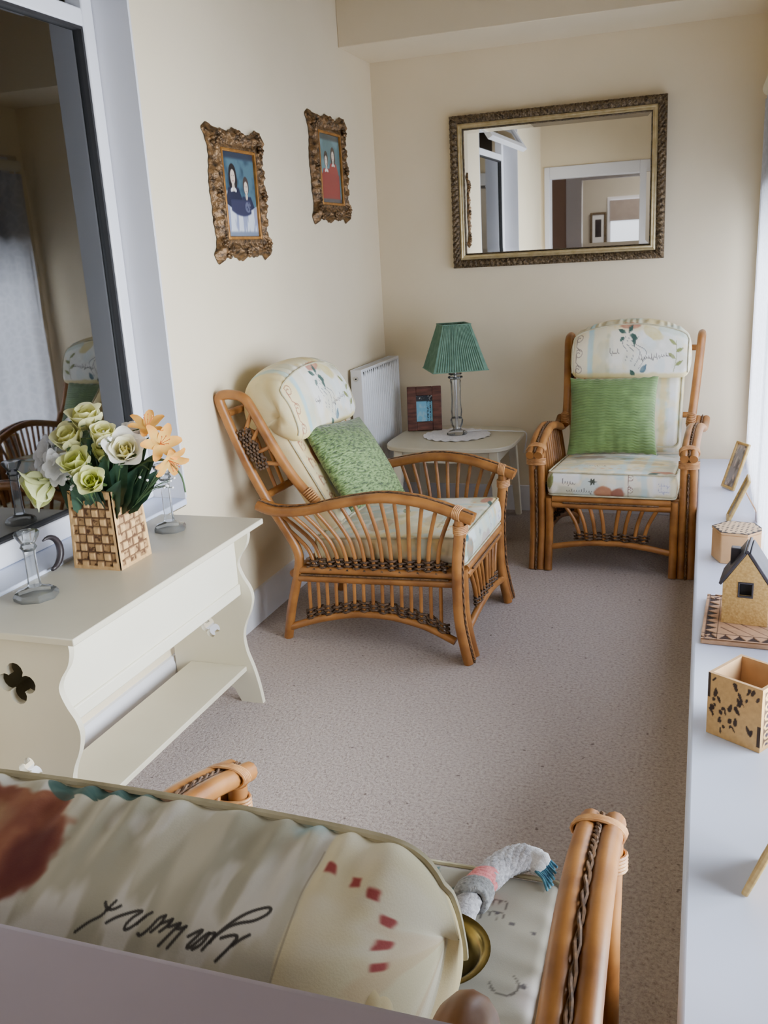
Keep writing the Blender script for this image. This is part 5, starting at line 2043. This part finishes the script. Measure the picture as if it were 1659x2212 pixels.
# patterned tile and clay house standing on it
def tile():
    w, d, th = 0.27, 0.40, 0.020
    nx, ny = 110, 160
    u, v = np.meshgrid(np.linspace(-w / 2, w / 2, nx), np.linspace(-d / 2, d / 2, ny), indexing='ij')
    C = np.zeros(u.shape + (3,)) + np.array((196, 156, 122.))
    C *= (0.92 + 0.16 * vnoise(u, v, 60, 3))[..., None]
    ex, ey = w / 2 - np.abs(u), d / 2 - np.abs(v)
    Z = np.full(u.shape, th)
    p = 0.042
    for (along, off) in ((v, ex), (u, ey)):
        f = np.abs(((along / p) % 1) - 0.5) * 2
        tri_ = (off > 0.010) & (off < 0.045) & (off < 0.010 + 0.035 * (1 - f))
        C = mixc(C, tri_ * 0.9, (52, 40, 40))
        ln = (np.abs(off - 0.010) < 0.0018) | (np.abs(off - 0.047) < 0.0018)
        C = mixc(C, ln * 0.8, (70, 52, 44))
        Z = Z - 0.003 * tri_
    q = np.abs((((u + v) / 0.05) % 1) - 0.5)
    inner = (ex > 0.055) & (ey > 0.055)
    C = mixc(C, (inner & (q < 0.06)) * 0.8, (86, 60, 48))
    t = empty('clay_tile', 'flat tan clay tile with dark triangle border under the little house', 'tile', (0.172, 3.055, SZ), (0, 0, math.radians(-3)))
    MB().grid(np.stack([u, v, Z], -1)).build('patterned_top', M['clay'], t, smooth=0.5, colors=srgb2lin(C).reshape(-1, 3))
    MB().bb((-w / 2, -d / 2, 0), (w / 2, d / 2, th - 0.0035)).build('slab', mat('raw_clay', (188, 150, 118), (170, 132, 100), scale=20, rough=0.8), t, bevel=0.004)


tile()


def house():
    t = empty('clay_house', 'little sand coloured clay house with a dark pitched roof and chimney', 'ornament', (0.168, 3.07, SZ + 0.021), (0, 0, math.radians(-7)))
    sand = mat('sandy_clay', (204, 168, 106), (178, 142, 80), scale=130, rough=0.9, bump=0.25, bscale=220)
    slate = mat('dark_slate_glaze', (62, 58, 66), (44, 42, 48), scale=16, rough=0.35)
    w, d, he, ha = 0.140, 0.15, 0.135, 0.242
    hw_, hd_ = w / 2, d / 2
    # wall shell with window opening in the front gable
    poly_ = [(-hw_, 0), (hw_, 0), (hw_, he), (0, ha), (-hw_, he)]
    hole = [(-0.020, 0.098), (0.022, 0.098), (0.022, 0.138), (0.018, 0.142), (-0.016, 0.142), (-0.020, 0.138)]
    me = panel_with_holes(poly_, [hole], 0.012)
    me.name = 'walls'
    mb = MB()
    mb.v = [(v.co.x, v.co.y - hd_, v.co.z) for v in me.vertices]
    mb.f = [tuple(p.vertices) for p in me.polygons]
    mb.bb((-hw_, -hd_ + 0.012, 0), (-hw_ + 0.01, hd_ - 0.012, he)).bb((hw_ - 0.01, -hd_ + 0.012, 0), (hw_, hd_ - 0.012, he))
    mb.prism(poly_, hd_ - 0.012, hd_, Matrix(((1, 0, 0, 0), (0, 0, 1, 0), (0, 1, 0, 0), (0, 0, 0, 1))))
    mb.build('walls', sand, t, smooth=0)
    MB().bb((-hw_ + 0.012, -hd_ + 0.03, 0.06), (hw_ - 0.012, -hd_ + 0.035, 0.17)).build('window_dark', M['black'], t)
    fr_ = MB()
    for (a, bq) in (((-0.023, 0.094), (-0.018, 0.145)), ((0.019, 0.094), (0.024, 0.145)), ((-0.023, 0.140), (0.024, 0.146)), ((-0.023, 0.093), (0.024, 0.099))):
        fr_.bb((a[0], -hd_ - 0.003, a[1]), (bq[0], -hd_ + 0.004, bq[1]))
    fr_.build('window_frame', slate, t, bevel=0.001)
    for sx in (-1, 1):
        sl2 = Vector((sx * hw_, 0, he - ha))
        L = sl2.length
        a = math.atan2(ha - he, hw_)
        rf = MB()
        rf.box((0, 0, 0), (L + 0.006, d + 0.002, 0.010))
        ro = rf.build('roof_slope', slate, t, bevel=0.002)
        nx_, nz_ = sx * math.sin(a), math.cos(a)
        ro.location = (sx * (hw_ / 2 + 0.003) + nx_ * 0.006, 0, (he + ha) / 2 - 0.004 + nz_ * 0.006)
        ro.rotation_euler = (0, sx * a, 0)
    MB().tube([(0, -d / 2 - 0.001, ha + 0.006), (0, d / 2 + 0.001, ha + 0.006)], 0.006, 8).build('ridge', slate, t)
    ch = MB().bb((-0.056, -0.01, 0.17), (-0.026, 0.02, 0.238)).build('chimney', slate, t, bevel=0.003)


house()


# square spotted pot
def spotpot():
    t = empty('square_pot', 'open square tan clay pot with leopard spots, nearest on the window board', 'pot', (0.148, 2.318, SZ), (0, 0, math.radians(-33)))
    S, H = 0.150, 0.172
    mb = MB()
    cols = []
    r = np.random.RandomState(8)
    n_ = 70
    for k in range(4):
        a, b_ = np.meshgrid(np.linspace(-0.5, 0.5, n_), np.linspace(0, 1, n_), indexing='ij')
        C = np.zeros(a.shape + (3,)) + np.array((196, 158, 104.))
        C *= (0.93 + 0.14 * vnoise(a + k, b_, 20, 6))[..., None]
        if k != 1:
            for q in range(44):
                cx, cy = r.uniform(-.44, .44), r.uniform(.08, .93)
                rx, ry, an = r.uniform(.014, .042), r.uniform(.034, .085), r.uniform(-.9, .9)
                du, dv = a - cx, b_ - cy
                x, y = (du * math.cos(an) + dv * math.sin(an)) / rx, (-du * math.sin(an) + dv * math.cos(an)) / ry
                C = mixc(C, (1 - sst(np.hypot(x, y) + 0.5 * (vnoise(a + k, b_, 26, q) - .5), 0.8, 1.0)) * 0.92, (50, 38, 34))
            C = mixc(C, ((a > 0.44) & (b_ < 0.42) & (b_ > 0.08)) * 0.9, (50, 38, 34))
            C = mixc(C, ((a < -0.45) & (b_ > 0.6)) * 0.9, (50, 38, 34))
        else:
            for (bx0, bx1) in ((-0.42, -0.18),):
                m_ = (a > bx0) & (a < bx1) & (b_ > 0.06) & (b_ < 0.94)
                C = mixc(C, m_ * 0.9, (70, 50, 38))
                e_ = np.hypot((a - (bx0 + bx1) / 2) / 0.10, (((b_ * 6.5) % 1) - 0.5) / 0.42)
                C = mixc(C, m_ * (e_ < 1), (206, 168, 112))
                C = mixc(C, m_ * (e_ < 0.5), (60, 50, 60))
        ca, sa = math.cos(k * PI / 2), math.sin(k * PI / 2)
        X, Y = a * S, np.full(a.shape, -S / 2)
        mb.grid(np.stack([X * ca - Y * sa, X * sa + Y * ca, b_ * H], -1))
        cols.append(C.reshape(-1, 3))
    mb.build('outer_faces', M['clay'], t, smooth=0.5, colors=srgb2lin(np.vstack(cols)))
    i = MB()
    w, q = S / 2, S / 2 - 0.009
    vs = [(sx * w, sy * w, H) for sx, sy in ((-1, -1), (1, -1), (1, 1), (-1, 1))] + [(sx * q, sy * q, H) for sx, sy in ((-1, -1), (1, -1), (1, 1), (-1, 1))] + [(sx * q, sy * q, 0.012) for sx, sy in ((-1, -1), (1, -1), (1, 1), (-1, 1))]
    i.add(vs, [(a, (a + 1) % 4, 4 + (a + 1) % 4, 4 + a) for a in range(4)] + [(4 + a, 4 + (a + 1) % 4, 8 + (a + 1) % 4, 8 + a) for a in range(4)] + [(8, 9, 10, 11)])
    i.build('inside', mat('pale_clay_inside', (204, 166, 122), (190, 150, 106), scale=14, rough=0.8), t, smooth=0)


spotpot()

# ------------------------------------------------------------------ things lying on the near chair
RZ = 0.508
rope = empty('rope_toy', 'knotted grey and pink rope toy lying on the near armchair seat', 'toy', (-0.30, 1.42, RZ))


def rp(x, y, z=0.0):
    return Vector((x - 0.045 + 0.30, y - 0.085 - 1.42, z))


def braid(mb, pts, R_, turns, strands=3, rs=None):
    pts = catmull([Vector(p) for p in pts], 14)
    m_ = len(pts)
    rs = rs or R_ * 0.62
    for s in range(strands):
        path = []
        for i, p in enumerate(pts):
            t_ = (pts[min(i + 1, m_ - 1)] - pts[max(i - 1, 0)]).normalized()
            u = t_.cross(Vector((0, 0, 1))).normalized()
            w = u.cross(t_)
            a = 2 * PI * (turns * i / m_ + s / strands)
            path.append(p + u * (R_ * 0.55 * math.cos(a)) + w * (R_ * 0.45 * math.sin(a)))
        mb.tube(path, rs, 7)


M['ropegrey'] = mat('pale_grey_cotton', (206, 206, 212), (160, 160, 168), scale=160, rough=0.95, bump=0.3, bscale=300)
M['ropegrey2'] = mat('dark_grey_cotton', (162, 164, 166), (126, 128, 130), scale=160, rough=0.95, bump=0.3, bscale=300)
M['ropepink'] = mat('pink_cotton', (232, 150, 152), (210, 122, 126), scale=160, rough=0.95, bump=0.3, bscale=300)
M['ropewhite'] = mat('white_cotton', (234, 236, 240), (214, 216, 222), scale=160, rough=0.95, bump=0.3, bscale=300)
M['ropeblue'] = mat('blue_green_cotton', (76, 132, 150), (44, 84, 112), scale=90, rough=0.95)
mb = MB()
braid(mb, [rp(-0.312, 1.262, 0.018), rp(-0.302, 1.31, 0.020), rp(-0.300, 1.352, 0.020), rp(-0.298, 1.375, 0.02)], 0.020, 5, 4)
mb.build('lower_braid', M['ropegrey'], rope, smooth=4)
mb = MB()
for k in range(4):
    c_ = rp(-0.2965 + 0.001 * k, 1.378 + 0.008 * k, 0.022)
    mb.tube([c_ + Vector((0.027 * math.cos(a), 0.004 * math.sin(2 * a), 0.022 * math.sin(a))) for a in np.linspace(0, 2 * PI, 16, endpoint=False)], 0.0075, 7, closed=True)
mb.build('grey_knot', M['ropegrey2'], rope, smooth=4)
mb = MB()
for k in range(4):
    c_ = rp(-0.291 + 0.003 * k, 1.411 + 0.0075 * k, 0.024)
    mb.tube([c_ + Vector((0.019 * math.cos(a), 0.004 * math.sin(2 * a + 1), 0.019 * math.sin(a))) for a in np.linspace(0, 2 * PI, 16, endpoint=False)], 0.0078, 7, closed=True)
mb.build('pink_knot', M['ropepink'], rope, smooth=4)
mb = MB()
braid(mb, [rp(-0.279, 1.438, 0.022), rp(-0.267, 1.470, 0.022), rp(-0.246, 1.495, 0.024), rp(-0.226, 1.508, 0.023)], 0.024, 6, 4)
mb.build('upper_braid', M['ropegrey'], rope, smooth=4)
mb = MB()
braid(mb, [rp(-0.232, 1.507, 0.023), rp(-0.215, 1.510, 0.021), rp(-0.198, 1.506, 0.016)], 0.021, 2, 4)
mb.build('white_end', M['ropewhite'], rope, smooth=4)
mb = MB()
for k in range(12):
    o_ = (k - 5.5) * 0.004
    mb.tube([rp(-0.204, 1.506 + o_, 0.016), rp(-0.189, 1.501 + o_ * 1.3, 0.012), rp(-0.178 + 0.004 * (k % 3), 1.484 + o_ * 1.4, 0.004 + 0.002 * (k % 3))], 0.0026, 5, smooth=4)
mb.build('tassel', M['ropeblue'], rope, smooth=4)

bowl = MB()
bowl.lathe([(0.030, 0.0), (0.045, 0.004), (0.062, 0.018), (0.070, 0.034), (0.076, 0.040), (0.084, 0.041), (0.085, 0.043), (0.076, 0.0425), (0.068, 0.037), (0.058, 0.020), (0.040, 0.010), (0.034, 0.0095), (0.030, 0.006), (0.001, 0.006)], 48, caps=False)
bo = bowl.build('brass_bowl', M['brass'], smooth=0.8, loc=(-0.362, 1.150, RZ - 0.003))
tag(bo, 'small shallow brass bowl on the near armchair seat, behind its cushion', 'bowl')

# ------------------------------------------------------------------ light
def area(name, loc, rot, sx, sy, power, col, spread=180):
    l = bpy.data.lights.new(name, 'AREA')
    l.shape = 'RECTANGLE'
    l.size, l.size_y = sx, sy
    l.energy = power
    l.color = col
    l.spread = math.radians(spread)
    o = bpy.data.objects.new(name, l)
    COL.objects.link(o)
    o.location = loc
    o.rotation_euler = rot
    return o


area('daylight_right_window', (0.62, 3.27, 1.0), (0, math.radians(90), 0), 1.3, 4.3, 600, (0.95, 0.965, 1.0))
area('hall_fill_light', (-0.9, -2.2, 2.95), (0, 0, 0), 1.2, 1.2, 26, (1.0, 0.93, 0.84))  # unseen fill lamp, added to brighten the hall and room
area('inner_room_fill', (-3.2, 2.4, 2.75), (0, 0, 0), 0.8, 0.8, 22, (1.0, 0.95, 0.9))  # unseen fill, added so the folds behind the left glass show grey

wd = bpy.data.worlds.new('world')
bpy.context.scene.world = wd
wd.use_nodes = True
bg = wd.node_tree.nodes['Background']
bg.inputs[0].default_value = (0.80, 0.88, 1.0, 1)
bg.inputs[1].default_value = 0.3

# ------------------------------------------------------------------ camera
yaw, pitch, roll, fpx = 0.34062053, -0.27448755, -0.05772674, 1986.10294
cy_, sy_, cp_, sp_ = math.cos(yaw), math.sin(yaw), math.cos(pitch), math.sin(pitch)
f_ = Vector((-sy_ * cp_, cy_ * cp_, sp_))
r_ = Vector((cy_, sy_, 0))
u_ = r_.cross(f_)
r2 = math.cos(roll) * r_ + math.sin(roll) * u_
u2 = -math.sin(roll) * r_ + math.cos(roll) * u_
cam = bpy.data.cameras.new('camera')
cam.sensor_fit = 'VERTICAL'
cam.sensor_height = 36.0
cam.lens = 36.0 * fpx / 2212.0
cam.clip_start = 0.02
co = bpy.data.objects.new('camera', cam)
COL.objects.link(co)
co.matrix_world = Matrix(((r2.x, u2.x, -f_.x, 0), (r2.y, u2.y, -f_.y, 0), (r2.z, u2.z, -f_.z, 1.6), (0, 0, 0, 1)))
sc = bpy.context.scene
sc.camera = co
sc.view_settings.view_transform = 'AgX'
sc.view_settings.look = 'None'
sc.view_settings.exposure = 0.66
sc.cycles.max_bounces = 7
sc.cycles.diffuse_bounces = 5
sc.cycles.glossy_bounces = 3
sc.cycles.transmission_bounces = 4
sc.cycles.transparent_max_bounces = 10
sc.cycles.use_adaptive_sampling = True
sc.cycles.adaptive_threshold = 0.06
sc.cycles.caustics_reflective = False
sc.cycles.caustics_refractive = False
sc.cycles.sample_clamp_indirect = 6.0
